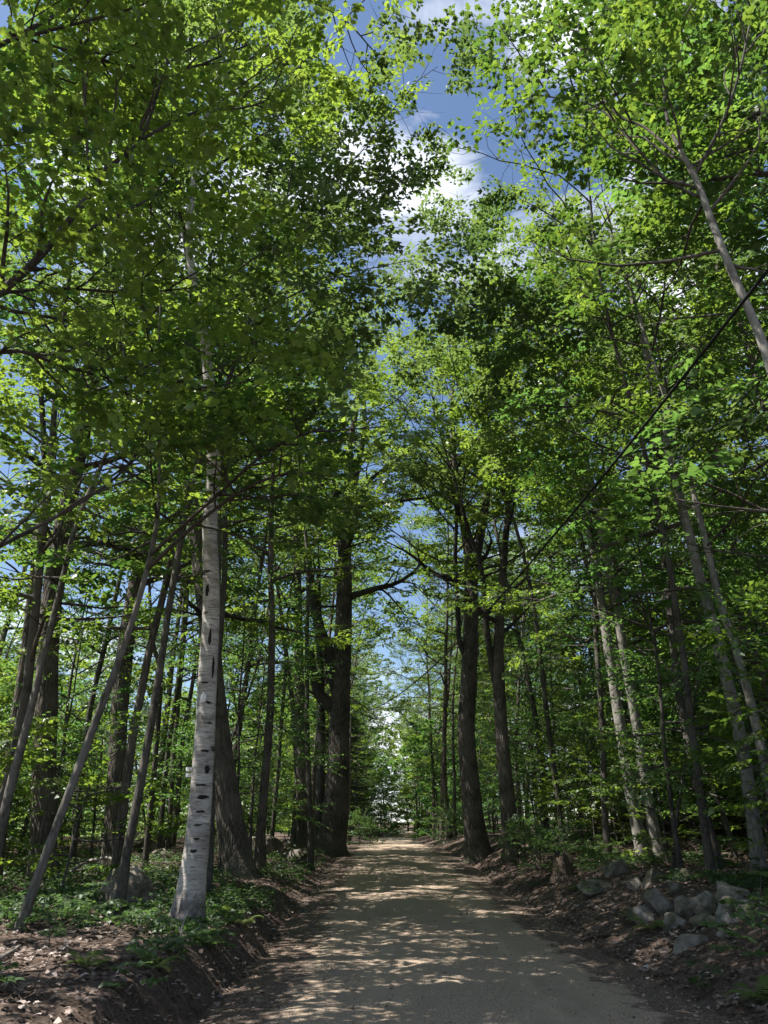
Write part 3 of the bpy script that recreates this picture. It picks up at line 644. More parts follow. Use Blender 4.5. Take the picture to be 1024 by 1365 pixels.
# near maple whose boughs hang over the view from the birch side
hero('maple_tree', 'maple whose black boughs and big leaves overhang the view above the birch', [(-330, 1330), (-318, 1000), (-290, 600), (-250, 300), (-200, 50)], [44, 42, 38, 32, 24], 14.5,
     CR(frac0=.38, nl=18, Lmax=4.0, el=(5, 50), bias=(.6, .2)), kind='maple', leaf=.112, singles=300, seed=42, Y=7.2,
     extra=[([(-290, 560, 0), (-150, 500, 0), (-40, 420, .1), (40, 355, .2), (95, 290, .3), (150, 220, .5), (190, 180, .6), (230, 60, .8)], 22, 6, 12, 1.6),
            ([(75, 325, .2), (130, 300, .5), (180, 275, .8), (212, 258, 1)], 10, 4, 5, 1.0), ([(118, 225, .3), (112, 120, .2), (106, 20, .2), (104, -60, .2)], 7, 4, 6, 1.2),
            ([(-285, 640, 0), (-150, 560, .5), (0, 470, 1), (90, 490, 1.4), (180, 510, 1.9), (270, 520, 2.5), (350, 545, 3.0)], 12, 3, 15, 1.2), ([(-270, 480, 0), (-90, 410, .8), (60, 385, 1.5), (180, 390, 2.1), (290, 380, 2.7)], 12, 3, 12, 1.2), ([(-300, 860, 0), (-120, 790, .6), (0, 728, 1), (90, 680, 1.4), (150, 640, 1.8), (184, 605, 2)], 11, 4, 9, 1.1),
            ([(-240, 260, 0), (-60, 160, .4), (90, 80, .8), (230, 95, 1.2), (330, 60, 1.6)], 14, 4, 12, 1.7), ([(190, 185, .6), (260, 150, 1), (340, 140, 1.4), (420, 95, 1.8)], 8, 3, 8, 1.4), ([(-230, 200, 0), (0, 60, 1.2), (200, -30, 2.4), (350, -20, 3.4), (450, 20, 4.2), (500, 70, 4.6)], 16, 4, 13, 1.6)])
print('leaves', N_LEAF)

# ------------------------------------------------------------------ trees of the woods: a few kinds, copied one by one
def proto(name, seed, H, r, frac0, nl, Lmax, style, kind, leaf, lm, bark, el=(5, 50), dens=1.0, sscale=1.0, lean=.04):
    rng = np.random.default_rng(seed); n = 18; TP = wander((0, 0, -.15), (rng.normal(0, lean), rng.normal(0, lean), 1), H + .15, n, rng, .035, .03)
    TR = r * (1 - np.linspace(0, 1, n + 1)) ** .8 + .008
    tb = Tubes(); tb.add(TP, TR, 9 if r > .06 else 6, flare=.35, rough=.05, seed=seed); sp = []
    for lt in crown_limbs(TP, TR, frac0, nl, Lmax, rng, sp, el=el, dens=dens, sscale=sscale): tb.V += lt.V; tb.F += [f + tb.n for f in lt.F]; tb.n += lt.n
    P, D, Nn, Sz, To = sprays_to_leaves(sp, style, leaf, rng); N_LEAF[0] += len(P)
    return tb.mesh('trunk', bark), leaves_mesh('crown', P, D, Nn, Sz, kind, lm, rng, To)
def plant_tree(name, pr, x, y, s, rz, label, group, cat='tree', sz=None):
    o = thing(name, label, cat, (x, y, gh(x, y)), rz, group); o.scale = (s, s, s * (sz or 1))
    obj('trunk', pr[0], o); c = obj('crown', pr[1], o); c['kind'] = 'stuff'; return o
GAP = .09
TALL = [proto('tall', 100 + k, H, r, f, nl, L, 'maple', 'mid', .165, [M_MAPLE, M_ASH, M_MAPLE, M_BEECH, M_ASH][k], b, dens=1.0, sscale=1.2) for k, (H, r, f, nl, L, b) in enumerate(
    [(19, .125, .34, 22, 4.2, B_DARK), (17, .095, .30, 22, 3.6, B_DARK), (21, .15, .38, 22, 4.6, B_DARK), (15, .09, .24, 20, 3.1, B_THIN), (21, .085, .50, 18, 5.4, B_THIN)])]
GAP = -.3
EDGE = [proto('edge', 110 + k, H, r, .06, nl, L, 'maple', 'far', .22, M_BEECH if k else M_MAPLE, B_THIN, el=(0, 60), dens=.8, sscale=1.5) for k, (H, r, nl, L) in enumerate([(11, .11, 26, 3.4), (8, .08, 24, 2.8)])]
YOUNG = [proto('young', 120 + k, H, r, f, nl, L, 'beech' if k % 2 else 'maple', 'oval' if k % 2 else 'mid', .10 if k % 2 else .13, M_BEECH if k % 2 else M_MAPLE, B_THIN, el=(-5, 35), dens=1.05) for k, (H, r, f, nl, L) in enumerate(
    [(6.0, .035, .20, 16, 2.0), (4.6, .026, .16, 14, 1.7), (3.2, .018, .2, 10, 1.2), (7.5, .045, .22, 18, 2.2), (2.4, .013, .2, 9, 1.0), (9.5, .055, .2, 20, 2.5)])]
BUSH = [proto('bush', 140 + k, H, .012, .04, 14, L, 'maple', 'mid', .10, M_HERB, B_THIN, el=(10, 60), dens=.9, sscale=.7) for k, (H, L) in enumerate([(1.2, .7), (.8, .6)])]
print('protos', N_LEAF)
rg = np.random.default_rng(77); placed = []; marks = []
def project(p):
    q = CM.T @ (np.asarray(p, float) - np.array([0, 0, EYE])); return 512 + FPX * q[0] / -q[2], 682.5 - FPX * q[1] / -q[2]
SHORT = {'white paper birch': 'the white birch', 'grey sapling leaning': 'the long leaning sapling', 'slim curved': 'the curved grey sapling', 'thick dark furrowed': 'the thick furrowed maple', 'furrowed brown': 'the maple behind the boulder',
         'massive dark': 'the massive leaning trunk', 'huge black': 'the forked black maple', 'straight slender': 'the slender trunk by the forked maple', 'big old maple': 'the big roadside maple', 'dark maple trunk with two': 'the two-stemmed dark maple',
         'slim twin trunk beside the pale boulder, the darker': 'the twin trunks', 'tall smooth grey': 'the tall smooth grey trunk', 'slimmer smooth': 'the slimmer smooth trunk', 'thin dark stem weaving': 'the weaving thin stem', 'broad shaded': 'the broad shaded trunk'}
for o in list(bpy.data.objects):
    if o.parent is None and o.get('category') == 'tree':
        placed.append((o.location.x, o.location.y))
        for k, v in SHORT.items():
            if o['label'].startswith(k): marks.append((project(o.location)[0], o.location.y, v))
def where(x, y):
    px = project((x, y, gh(x, y)))[0]; m = min(marks, key=lambda q: abs(q[0] - px) + 2.0 * abs(q[1] - y) * (1 if abs(q[1] - y) > 4 else .5))
    dd = y - m[1]; far = 'in front of' if dd < -1.5 else 'far behind' if dd > 14 else 'behind' if dd > 1.5 else 'beside'
    side = '' if abs(px - m[0]) < 25 else (', road side' if (px > m[0]) == (px < 540) else ', woods side')
    return f'{far} {m[2]}{side}'
def free(x, y, dmin):
    for a, b in placed:
        if (a - x) ** 2 + (b - y) ** 2 < dmin * dmin: return False
    placed.append((x, y)); return True
def scatter(n, box, dmin, kinds, name, label, group, s=(.85, 1.15), ok=None, tries=40, says=True):
    c = 0
    for _ in range(n * tries):
        if c >= n: break
        x = rg.uniform(box[0], box[1]); y = rg.uniform(box[2], box[3])
        if ok and not ok(x, y): continue
        if not free(x, y, dmin): continue
        j = rg.integers(len(kinds)); k = kinds[j]; sc_ = rg.uniform(*s)
        size = ('taller ' if sc_ > .5 * (s[0] + s[1]) else 'smaller ')
        plant_tree(name, k, x, y, sc_, rg.uniform(0, 6.28), (size + label + ' ' + where(x, y)) if says else label, group, sz=rg.uniform(.92, 1.12)); c += 1
def set_trees(name, spots, label, group):
    for x, y, k, s, rz in spots:
        placed.append((x, y)); plant_tree(name, k, x, y, s, rz, label + ' ' + where(x, y), group)
offr = lambda d: (lambda x, y: abs(x - float(road_x(y))) > HALF + d)
inview = lambda x, y: abs(x) < 4 + .56 * y
# canopy trees along the two verges
set_trees('maple_tree', [(7.7, 11.0, TALL[3], 1.12, .4), (7.6, 13.8, TALL[1], 1.05, 2.2), (6.6, 18.2, TALL[3], 1.15, 4.0), (5.3, 22.5, TALL[4], 1.0, 5.0), (5.0, 27.0, TALL[4], 1.08, 2.1), (5.5, 15.6, TALL[4], .86, 3.0), (6.9, 25.0, TALL[0], 1.0, 1.1), (9.6, 17.5, TALL[2], .95, 3.0), (10.5, 12.5, TALL[1], 1.1, 5.1),
                         (6.0, 36.5, TALL[2], 1.05, .3), (8.6, 30.5, TALL[0], 1.08, 2.7), (12.8, 21.5, TALL[0], 1.05, 1.9), (5.9, 44, TALL[1], 1.15, 1.0)], 'shaded slender canopy maple', 'canopy maples on the stone-row side')
set_trees('maple_tree', [(-7.4, 14.6, TALL[3], 1.1, 1.4), (-9.3, 5.6, TALL[2], 1.3, 3.6), (-4.45, 18.0, TALL[4], .98, 3.5), (-3.7, 15.8, TALL[4], .98, 2.4), (-3.1, 27.2, TALL[4], 1.08, 1.2), (-4.3, 12.8, TALL[4], .82, 5.5), (-3.9, 22.4, TALL[0], 1.05, .2), (-5.6, 16.2, TALL[1], 1.0, .7), (-6.2, 28.2, TALL[0], 1.0, 5.3), (-4.9, 36.5, TALL[2], 1.0, .9),  # largest one stands unseen to the left, added to shade the overhanging boughs
                         (-9.0, 32, TALL[1], 1.1, 2.0), (-5.0, 43.5, TALL[0], 1.1, 3.9)], 'dark slender canopy maple', 'canopy maples on the birch side')
# the dense side
scatter(30, (5.1, 9.5, 11, 34), .75, YOUNG, 'understory_tree', 'thin-stemmed verge sapling', 'young trees behind the stone row', s=(.7, 1.1), ok=lambda x, y: inview(x, y) and x > 6.0 - .025 * y)
scatter(26, (8, 30, 10, 48), 2.3, TALL[:4], 'maple_tree', 'shaded woodland maple', 'tall trees in the dense woods', ok=inview)
scatter(40, (7, 75, 44, 120), 3.4, TALL + EDGE, 'forest_tree', 'distant tree far back in the dense woods', 'distant trees in the dense woods', s=(.95, 1.3), ok=lambda x, y: inview(x, y) and offr(3)(x, y), says=False)
scatter(34, (12, 60, 18, 60), 2.6, EDGE, 'understory_tree', 'bushy understory tree', 'bushy trees deep in the woods', s=(.8, 1.2), ok=inview)
scatter(84, (5.0, 26, 10, 50), .95, YOUNG, 'understory_tree', 'thin-stemmed young tree', 'young trees in the dense woods', ok=lambda x, y: inview(x, y) and x > 5.9 - .02 * y)
scatter(22, (8.5, 18, 14, 42), 1.6, EDGE, 'understory_tree', 'bushy sapling', 'bushy saplings in the dense woods', s=(.45, .75), ok=inview)
# the strip of woods before the meadow
scatter(18, (-19, -7.5, 20, 46), 1.8, EDGE, 'understory_tree', 'bushy sapling', 'bushy saplings before the meadow', s=(.4, .7), ok=inview)
scatter(2, (-20, -9, 24, 44), 3.0, TALL, 'maple_tree', 'woodland maple', 'tall trees before the meadow', ok=inview)
scatter(54, (-20, -4.4, 13.5, 46), 1.1, YOUNG, 'understory_tree', 'leafy young tree', 'young trees before the meadow', ok=lambda x, y: inview(x, y) and not (y < 17 and x > -5.5))
scatter(9, (-26, -17, 16, 60), 2.4, EDGE, 'understory_tree', 'bushy meadow-edge tree', 'bushy trees at the meadow edge', s=(.6, .95), ok=inview)
# far along the road
scatter(30, (-16, -1.6, 47, 118), 2.3, TALL + EDGE + EDGE, 'forest_tree', 'distant tree on the meadow side of the far road', 'distant trees beside the far road', s=(.8, 1.15), ok=offr(1.0), says=False)
scatter(32, (-6, 10, 47, 118), 2.3, TALL + EDGE + EDGE, 'forest_tree', 'distant tree on the woods side of the far road', 'distant trees beside the far road verge', s=(.8, 1.15), ok=lambda x, y: x > float(road_x(y)) + HALF + .9, says=False)
scatter(26, (-120, -62, 20, 170), 6.0, EDGE + TALL[:1], 'forest_tree', 'distant tree at the far edge of the sunny meadow', 'distant trees across the meadow', s=(.9, 1.4), says=False)
scatter(34, (-40, 26, 124, 158), 3.0, EDGE + TALL, 'forest_tree', 'distant tree closing the view at the end of the road', 'distant trees at the end of the road', s=(1.0, 1.4), says=False)
set_trees('maple_tree', [(-5.0, 50, TALL[0], 1.25, .5), (-4.6, 57, TALL[2], 1.15, 2.0), (-5.4, 64, TALL[1], 1.3, 1.0), (2.6, 51, TALL[2], 1.12, 3.0), (2.4, 58, TALL[0], 1.2, 4.1), (2.2, 66, TALL[1], 1.3, 5.2)], 'tall tree past the road crest', 'roadside trees past the crest')
scatter(14, (-10, 6, 96, 112), 1.7, EDGE, 'forest_tree', 'distant leafy tree where the far road fades', 'distant leafy trees where the road fades', s=(.9, 1.3), ok=offr(.1), says=False)
scatter(16, (-30, 24, 112, 124), 2.2, EDGE, 'forest_tree', 'distant pale bushy tree closing the far road', 'distant bushy trees closing the far road', s=(1.2, 1.8), ok=lambda x, y: abs(x + 1.6) > 2.2, says=False)

# spruces
def spruce_proto(seed, H=15.0):
    rng = np.random.default_rng(seed); tb = Tubes(); P, D = [], []
    tb.add([(0, 0, -.1), (0, 0, H * .5), (0, 0, H)], [.17, .1, .015], 8)
    z = .8
    while z < H - .3:
        u = 1 - z / H; L0 = 2.7 * u ** .8 + .2
        for k in range(7):
            a = rng.uniform(0, 6.28); L = L0 * rng.uniform(.4, 1.2); d = np.array([math.cos(a), math.sin(a), 0]); n = 6
            Q = np.array([[0, 0, z]] * (n + 1)) + np.outer(np.linspace(0, L, n + 1), d); Q[:, 2] += -.42 * L * np.linspace(0, 1, n + 1) + .26 * L * np.linspace(0, 1, n + 1) ** 2.2 + .05
            tb.add(Q, np.linspace(.02, .005, n + 1), 4, cap=False); hz = np.array([-d[1], d[0], 0])
            for t in np.linspace(.12, 1, max(5, int(L / .09))):
                p = np.array([np.interp(t * n, range(n + 1), Q[:, c]) for c in range(3)])
                for sd in (-1, 1):
                    P.append(p); D.append(d * .7 + hz * sd * rng.uniform(.5, 1.0) + np.array([0, 0, rng.uniform(-.55, .05)]))
        z += .34 * (1 + .25 * u)
    P = np.array(P); D = np.array(D); n = len(P)
    return tb.mesh('trunk', B_DARK), leaves_mesh('crown', P, D, np.tile([0, 0, 1.0], (n, 1)) + rng.normal(0, .5, (n, 3)), rng.uniform(.28, .5, n), 'needle', M_SPRUCE, rng)
SPR = spruce_proto(5)
for px, yy, s, lab in [(490, 62, .95, 'dark drooping spruce closing in the far road below the sky gap'), (478, 68, 1.1, 'second dark spruce half hidden behind the drooping spruce')]:
    x = at(px, 1110, yy)[0]; x = min(x, float(road_x(yy)) - HALF - 1.6); plant_tree('spruce_tree', SPR, x, yy, s, yy, lab, 'spruces by the far road')
for px, py, k, s, lab in [(478, 1126, 0, 1.1, 'bright green bush at the far road edge below the forked black maple'), (492, 1122, 1, 1.0, 'low bright bush farther along the far road edge'), (607, 1127, 0, 1.2, 'leafy bush at the foot of the far verge by the big roadside maple'),
                          (596, 1122, 1, 1.2, 'small leafy bush where the far road fades'), (748, 1172, 1, .9, 'low leafy bush beside the rotten stump'), (722, 1160, 0, .6, 'low leafy bush between the stump and the two-stemmed maple'),
                          (700, 1150, 1, .9, 'small bush by the foot of the two-stemmed maple')]:
    b = on_ground(px, py) if py > 1140 else np.array([at(px, 1115, 46)[0], 46 + (px % 7), 0]); plant_tree('roadside_bush', BUSH[k], b[0], b[1], s, px, lab, 'low bushes on the verges', cat='bush')
print('trees', len(placed))

# ------------------------------------------------------------------ boulders
import bmesh
def ico(sub):
    bm = bmesh.new(); bmesh.ops.create_icosphere(bm, subdivisions=sub, radius=1.0)
    V = np.array([v.co[:] for v in bm.verts]); F = np.array([[v.index for v in f.verts] for f in bm.faces]); bm.free(); return V, F
ICO4 = ico(4); ICO3 = ico(3); ICO1 = ico(1)
def rock_mesh(seed, sx, sy, sz, base=ICO4):
    V = base[0].copy(); r = np.random.default_rng(seed)
    for k in range(14):                      # flat faces where the stone has split
        d = unit(r.normal(0, 1, 3) * np.array([1, 1, .8])); h = r.uniform(.42, .80); q = V @ d; V = V - np.outer(np.clip(q - h, 0, None) * .95, d)
    V = V * (1 + .10 * fbm(V * 1.6 + seed, seed, 3)[:, None] + .065 * fbm(V * 4.5 + seed, seed + 9, 4, .6)[:, None])
    return mesh_np('boulder', V * np.array([sx, sy, sz]), [base[1]], M_STONE, smooth=False)
def boulder(px, py, w_, h_, seed, label, group=None, rz=None, depth=.8):
    b = on_ground(px, py + h_ * .42); sx = metres(w_, b[1]) / 2 * 1.3; sz = metres(h_, b[1]) / 2 * 1.35; sy = sx * depth
    o = obj('boulder', rock_mesh(seed, sx, sy, sz)); o.location = (b[0], b[1] + sy * .5, gh(b[0], b[1] + sy * .5) + sz * .08); r = np.random.default_rng(seed)
    o.rotation_euler = (r.normal(0, .10), r.normal(0, .12), r.uniform(-.4, .4) if rz is None else rz); tag(o, label, 'boulder', group); return o
G_ST = 'stones of the tumbled row'
for k, (px, py, w_, h_, lab) in enumerate([
    (826, 1149, 36, 36, 'pale upright boulder at the head of the stone row beneath the twin trunks'), (848, 1174, 30, 28, 'tan pinkish stone leaning below the pale boulder'), (873, 1166, 32, 30, 'rounded stone at the foot of the twin trunks'),
    (912, 1165, 34, 24, 'round grey stone high in the row behind the seedlings'), (904, 1179, 26, 22, 'small grey stone wedged under the round high one'), (887, 1200, 46, 32, 'broad dark stone in the middle of the row'),
    (916, 1199, 30, 20, 'small flat stone beside the broad dark one'), (948, 1197, 42, 38, 'large blocky grey stone near the smooth grey trunk'), (980, 1187, 42, 40, 'largest pointed stone resting against the blocky one'),
    (974, 1206, 30, 26, 'grey stone in front of the largest pointed one'), (915, 1214, 36, 26, 'mossy flat stone below the broad dark one'), (898, 1228, 30, 22, 'low mossy stone sunk in leaves under the flat mossy one'),
    (941, 1225, 42, 22, 'long low slab sunk in the bank below the blocky stone'), (924, 1252, 40, 28, 'lowest single stone rolled halfway down the leafy bank'), (977, 1222, 28, 16, 'little stone under the grey one near the smooth trunk'),
    (1001, 1211, 34, 20, 'flat stone at the foot of the tall smooth grey trunk'), (1018, 1217, 26, 24, 'last stone of the row by the slimmer smooth trunk'), (865, 1220, 42, 24, 'mossy hummock stone under the tan pinkish stone'),
    (802, 1178, 54, 24, 'moss-covered mound of rock between the stump and the pale boulder'), (974, 1243, 30, 18, 'half-buried stone below the little stone on the bank')]):
    boulder(px, py, w_, h_, 200 + k, lab, G_ST)
boulder(155, 1173, 92, 84, 231, 'large rounded mossy boulder between the leaning sapling and the birch', depth=.9)
boulder(190, 1117, 54, 44, 232, 'dark pointed rock behind the large rounded boulder')
boulder(214, 1137, 34, 24, 233, 'small dark rock tucked behind the birch trunk')
boulder(352, 1127, 56, 34, 234, 'flat-topped dark boulder past the massive leaning trunk')
boulder(390, 1140, 44, 24, 235, 'low dark rock near the foot of the slender trunk')

# ------------------------------------------------------------------ fallen wood
def stick(name, pix, w0, w1, label, m, lift=.03, forks=0, seed=0, up=None):
    pts = []
    for j, (x, y) in enumerate(pix):
        b = on_ground(x, y); pts.append(b)
    Yd = np.mean([p[1] for p in pts]); P = []
    for j, (p, (x, y)) in enumerate(zip(pts, pix)):
        p = p.copy() if up is None else at(x, y, pts[0][1] + up[j]); p[2] = max(p[2], gh(p[0], p[1])) + lift; P.append(p)
    o0 = P[0].copy(); SP = smooth_path(P, len(P) * 6); rng = np.random.default_rng(seed); rad = np.linspace(metres(w0, Yd) / 2, metres(w1, Yd) / 2, len(SP))
    tb = Tubes(); tb.add(SP - o0, rad, 8, rough=.12, seed=seed)
    for k in range(forks):
        i_ = int(len(SP) * rng.uniform(.25, .8)); d = unit(SP[i_ + 1] - SP[i_]) + rng.normal(0, .5, 3); d[2] = abs(d[2]) * .6
        tb.add(wander(SP[i_] - o0, d, rng.uniform(.25, .7), 6, rng, .2), np.linspace(rad[i_] * .6, .003, 7), 5)
    o = obj(name, tb.mesh(name, m)); o.location = o0; tag(o, label, 'branch', 'fallen branches'); return o
stick('fallen_branch', [(86, 1160), (104, 1188), (116, 1210), (129, 1228)], 8, 5, 'dark fallen branch with a pale broken end in front of the rounded boulder', M_ROT, forks=3, seed=1)
stick('fallen_branch', [(90, 1166), (112, 1152), (128, 1148), (146, 1146), (162, 1158), (172, 1168), (182, 1190)], 4, 3, 'thin pale branch arching over the rounded boulder', M_DEADWOOD, seed=2, up=[.3, .1, -.1, -.2, -.35, -.5, -.6])
stick('fallen_branch', [(-4, 1285), (10, 1276), (24, 1268)], 6, 4, 'short pale stick at the foot of the leaning sapling', M_DEADWOOD, seed=3, forks=1)
stick('fallen_branch', [(972, 1158), (988, 1180), (1002, 1196), (1012, 1204)], 5, 4, 'dark stick lying across the largest pointed stone', M_ROT, seed=4, forks=1, up=[.2, 0, -.15, -.2])
stick('fallen_branch', [(241, 1262), (242, 1240), (248, 1222), (256, 1208)], 2, 1.4, 'slender pale twig standing against the foot of the birch', M_DEADWOOD, seed=5, up=[0, .1, .15, .2], lift=0)
stick('fallen_branch', [(0, 1330), (14, 1318), (26, 1338), (40, 1350)], 5, 2, 'tangle of dark twigs in the lowest corner of the bank', M_ROT, seed=6, forks=7)
stick('fallen_branch', [(756, 1268), (790, 1252), (824, 1250)], 5, 3, 'bark-covered stick lying along the gravel verge below the stone row', M_ROT, seed=7, forks=1)
stick('fallen_branch', [(366, 1132), (378, 1122), (392, 1128), (412, 1150)], 5, 3, 'pale dead branch among the rocks near the forked black maple', M_DEADWOOD, seed=8, forks=2)
# rotten stump
sb = on_ground(752, 1172)
def stump():
    tb = Tubes(); rng = np.random.default_rng(9); a = np.linspace(0, 2 * np.pi, 22, endpoint=False); V = []; H = metres(32, sb[1]); r0 = metres(22, sb[1]) / 2
    top = H * (.55 + .45 * np.abs(np.sin(a * 1.5 + .6)) + rng.normal(0, .09, 22))
    for t, fl in ((-.15, 1.7), (.05, 1.45), (.2, 1.15), (.5, 1.0), (.8, .95), (1, .92)):
        r = r0 * fl * (1 + .16 * np.cos(a * 4 + 1) + rng.normal(0, .04, 22)); V.append(np.stack([np.cos(a) * r, np.sin(a) * r, top * t if t > 0 else np.full(22, t * H)], 1))
    for t in (1, .4): r = r0 * .62; V.append(np.stack([np.cos(a) * r, np.sin(a) * r, top * t - .02], 1))
    k = len(V); V = np.concatenate(V); i_ = np.arange(k - 1)[:, None] * 22; j = np.arange(22)[None]; j2 = (j + 1) % 22
    return mesh_np('stump', V, [np.stack([i_ + j, i_ + j2, i_ + 22 + j2, i_ + 22 + j], -1).reshape(-1, 4), np.arange((k - 1) * 22, k * 22)[None]], M_ROT)
o = obj('tree_stump', stump(), loc=(sb[0], sb[1], gh(sb[0], sb[1]))); tag(o, 'rotten hollow stump on the leafy bank before the moss-covered mound', 'stump')

# ------------------------------------------------------------------ birch details: scars, peeling flap
borg = np.array(birch.location); btrunk = [c for c in birch.children if c.name.startswith('trunk')][0]
def on_birch(px, py):
    y_ = bTP[0][1]; p = at(px, py, y_); k = int(np.argmin(np.abs(bTP[:, 2] - p[2]))); return p, bTP[k], bTR[k]
for (px, py, w_, h_) in [(279, 1026, 6, 11), (276, 1002, 10, 2.5), (273, 1063, 12, 4), (271, 1047, 12, 2.5), (271, 1082, 10, 3), (281, 938, 7, 3), (286, 892, 4, 24), (283, 850, 4, 20), (262, 1134, 8, 4), (279, 790, 5, 18), (268, 1100, 9, 2), (282, 965, 8, 2), (276, 912, 9, 2), (266, 1118, 7, 2.5)]:
    p, c, r_ = on_birch(px, py); V = ICO3[0].copy(); V = V * (1 + .55 * fbm(V * np.array([1.6, 1.6, 3.2]) + px, px, 4, .65)[:, None]); s_ = metres(1, bTP[0][1]) / 2
    dxp = p[0] - c[0]; dyp = -math.sqrt(max(r_ * r_ - dxp * dxp, 0)); nrm = unit([dxp, dyp, 0]); tx_ = np.array([-nrm[1], nrm[0], 0])
    V = np.outer(V[:, 0] * w_ * s_, tx_) + np.outer(V[:, 1] * .018, nrm) + np.outer(V[:, 2] * h_ * s_, [0, 0, 1])
    o = obj('bark_scar', mesh_np('bark_scar', V + np.array([p[0], c[1] + dyp, p[2]]) - borg, [ICO3[1]], M_SCAR), btrunk); o['label'] = 'black scar in the white bark'
p, c, r_ = on_birch(274, 933); s_ = metres(1, bTP[0][1])
V = np.array([[-4, -1, -7], [4, -3, -5], [5, -2, 3], [1, -5, 8], [-4, -1, 3], [0, -6, 0]]) * s_
o = obj('bark_flake', mesh_np('bark_flake', V + np.array([p[0], c[1] - r_ * .98, p[2]]) - borg, [np.array([[0, 1, 5], [1, 2, 5], [2, 3, 5], [3, 4, 5], [4, 0, 5], ])], M_TAG), btrunk); o['label'] = 'small bright white flake of bark peeling off'
for px, py in [(250, 1028), (249, 1036)]:
    p, c, r_ = on_birch(px, py); a = np.linspace(0, 4.2, 10); W = np.stack([np.concatenate([-.03 - .05 * np.sin(a), -.03 - .05 * np.sin(a)]), np.concatenate([-.03 * np.cos(a), -.03 * np.cos(a)]), np.concatenate([np.full(10, 0), np.full(10, .05)])], 1)
    i_ = np.arange(9); F = np.stack([i_, i_ + 1, i_ + 11, i_ + 10], 1); o = obj('bark_curl', mesh_np('bark_curl', W + np.array([c[0] - r_, c[1] - .02, p[2]]) - borg, [F], M_TAG), btrunk)

# ------------------------------------------------------------------ utility pole and wires
PY = 50.0; pb = at(463, 1125, PY); pb[2] = gh(pb[0], pb[1])
pole = thing('utility_pole', 'weathered wooden utility pole beyond the forked black maple', 'pole', tuple(pb))
ptop = at(466, 952, PY)[2] - pb[2]
tb = Tubes(); tb.add([(0, 0, -.3), (0, 0, ptop * .5), (.02, 0, ptop + .35)], [.16, .135, .11], 12); obj('shaft', tb.mesh('shaft', M_POLE), pole)
tb = Tubes(); tb.add([(0, -.12, ptop + .02), (0, -.12, ptop + .06), (0, -.12, ptop + .12), (0, -.12, ptop + .16)], [.03, .06, .06, .03], 10); obj('insulator', tb.mesh('insulator', M_PORC), pole)
tb = Tubes(); tb.add([(0, -.12, ptop - .92), (0, -.12, ptop - .88), (0, -.12, ptop - .80)], [.03, .05, .03], 10); obj('insulator', tb.mesh('insulator', M_PORC), pole)
def wire(A, mid_px, end_px, endY, r_, label):
    A = np.array(A); B = at(*end_px, endY); d = ray(*mid_px); L = B[:2] - A[:2]
    # where the sight line through mid_px crosses the wire's vertical plane
    t = (A[0] * L[1] - A[1] * L[0]) / (d[0] * L[1] - d[1] * L[0]); M_ = np.array([0, 0, EYE]) + d * t; sM = float(np.dot(M_[:2] - A[:2], L) / np.dot(L, L))
    co = np.polyfit([0, sM, 1], [A[2], M_[2], B[2]], 2); s_ = np.linspace(0, 1.5, 70); P = np.stack([A[0] + L[0] * s_, A[1] + L[1] * s_, np.polyval(co, s_)], 1)
    tb = Tubes(); tb.add(P - A, np.full(70, r_), 6); o = obj('overhead_wire', tb.mesh('overhead_wire', M_WIRE)); o.location = A; tag(o, label, 'wire', 'overhead wires'); print('wire', co, sM)
wire(pb + np.array([0, -.12, ptop + .14]), (690, 770), (1024, 360), 6.6, .020, 'thick black overhead cable slanting across the foliage of the roadside maples')
wire(pb + np.array([0, -.12, ptop - .86]), (857, 660), (1024, 497), 8.0, .008, 'thin lower overhead wire running below the thick black cable')

# ------------------------------------------------------------------ ferns and seedlings
def frond_mesh(L, seed):
    rng = np.random.default_rng(seed); n = 20; t = np.linspace(0, 1, n); X = L * t * (1 - .18 * t); Z = L * (.75 * t - .72 * t ** 2.1); V = []; F = []
    for j in range(2, n):
        p = np.array([X[j], 0, Z[j]]); w_ = L * .30 * math.sin(math.pi * min(1, .12 + .88 * t[j])) ** .8 * (1 - .35 * t[j]) + .004
        for sd in (-1, 1):
            a = np.array([.35 * w_, sd * w_, -.18 * w_ + rng.normal(0, .004)]); b = len(V); h = L * .026
            V += [p + [-h, 0, 0], p + a * .5 + [-h * .9, 0, .006], p + a, p + a * .5 + [h * .9, 0, .006], p + [h, 0, 0]]; F += [(b, b + 1, b + 2), (b, b + 2, b + 3), (b, b + 3, b + 4)]
    return mesh_np('frond', np.array(V), [np.array(F)], M_FERN, smooth=False, lv=np.full(len(V), rng.random()))
FR = [frond_mesh(1.0, k) for k in range(3)]
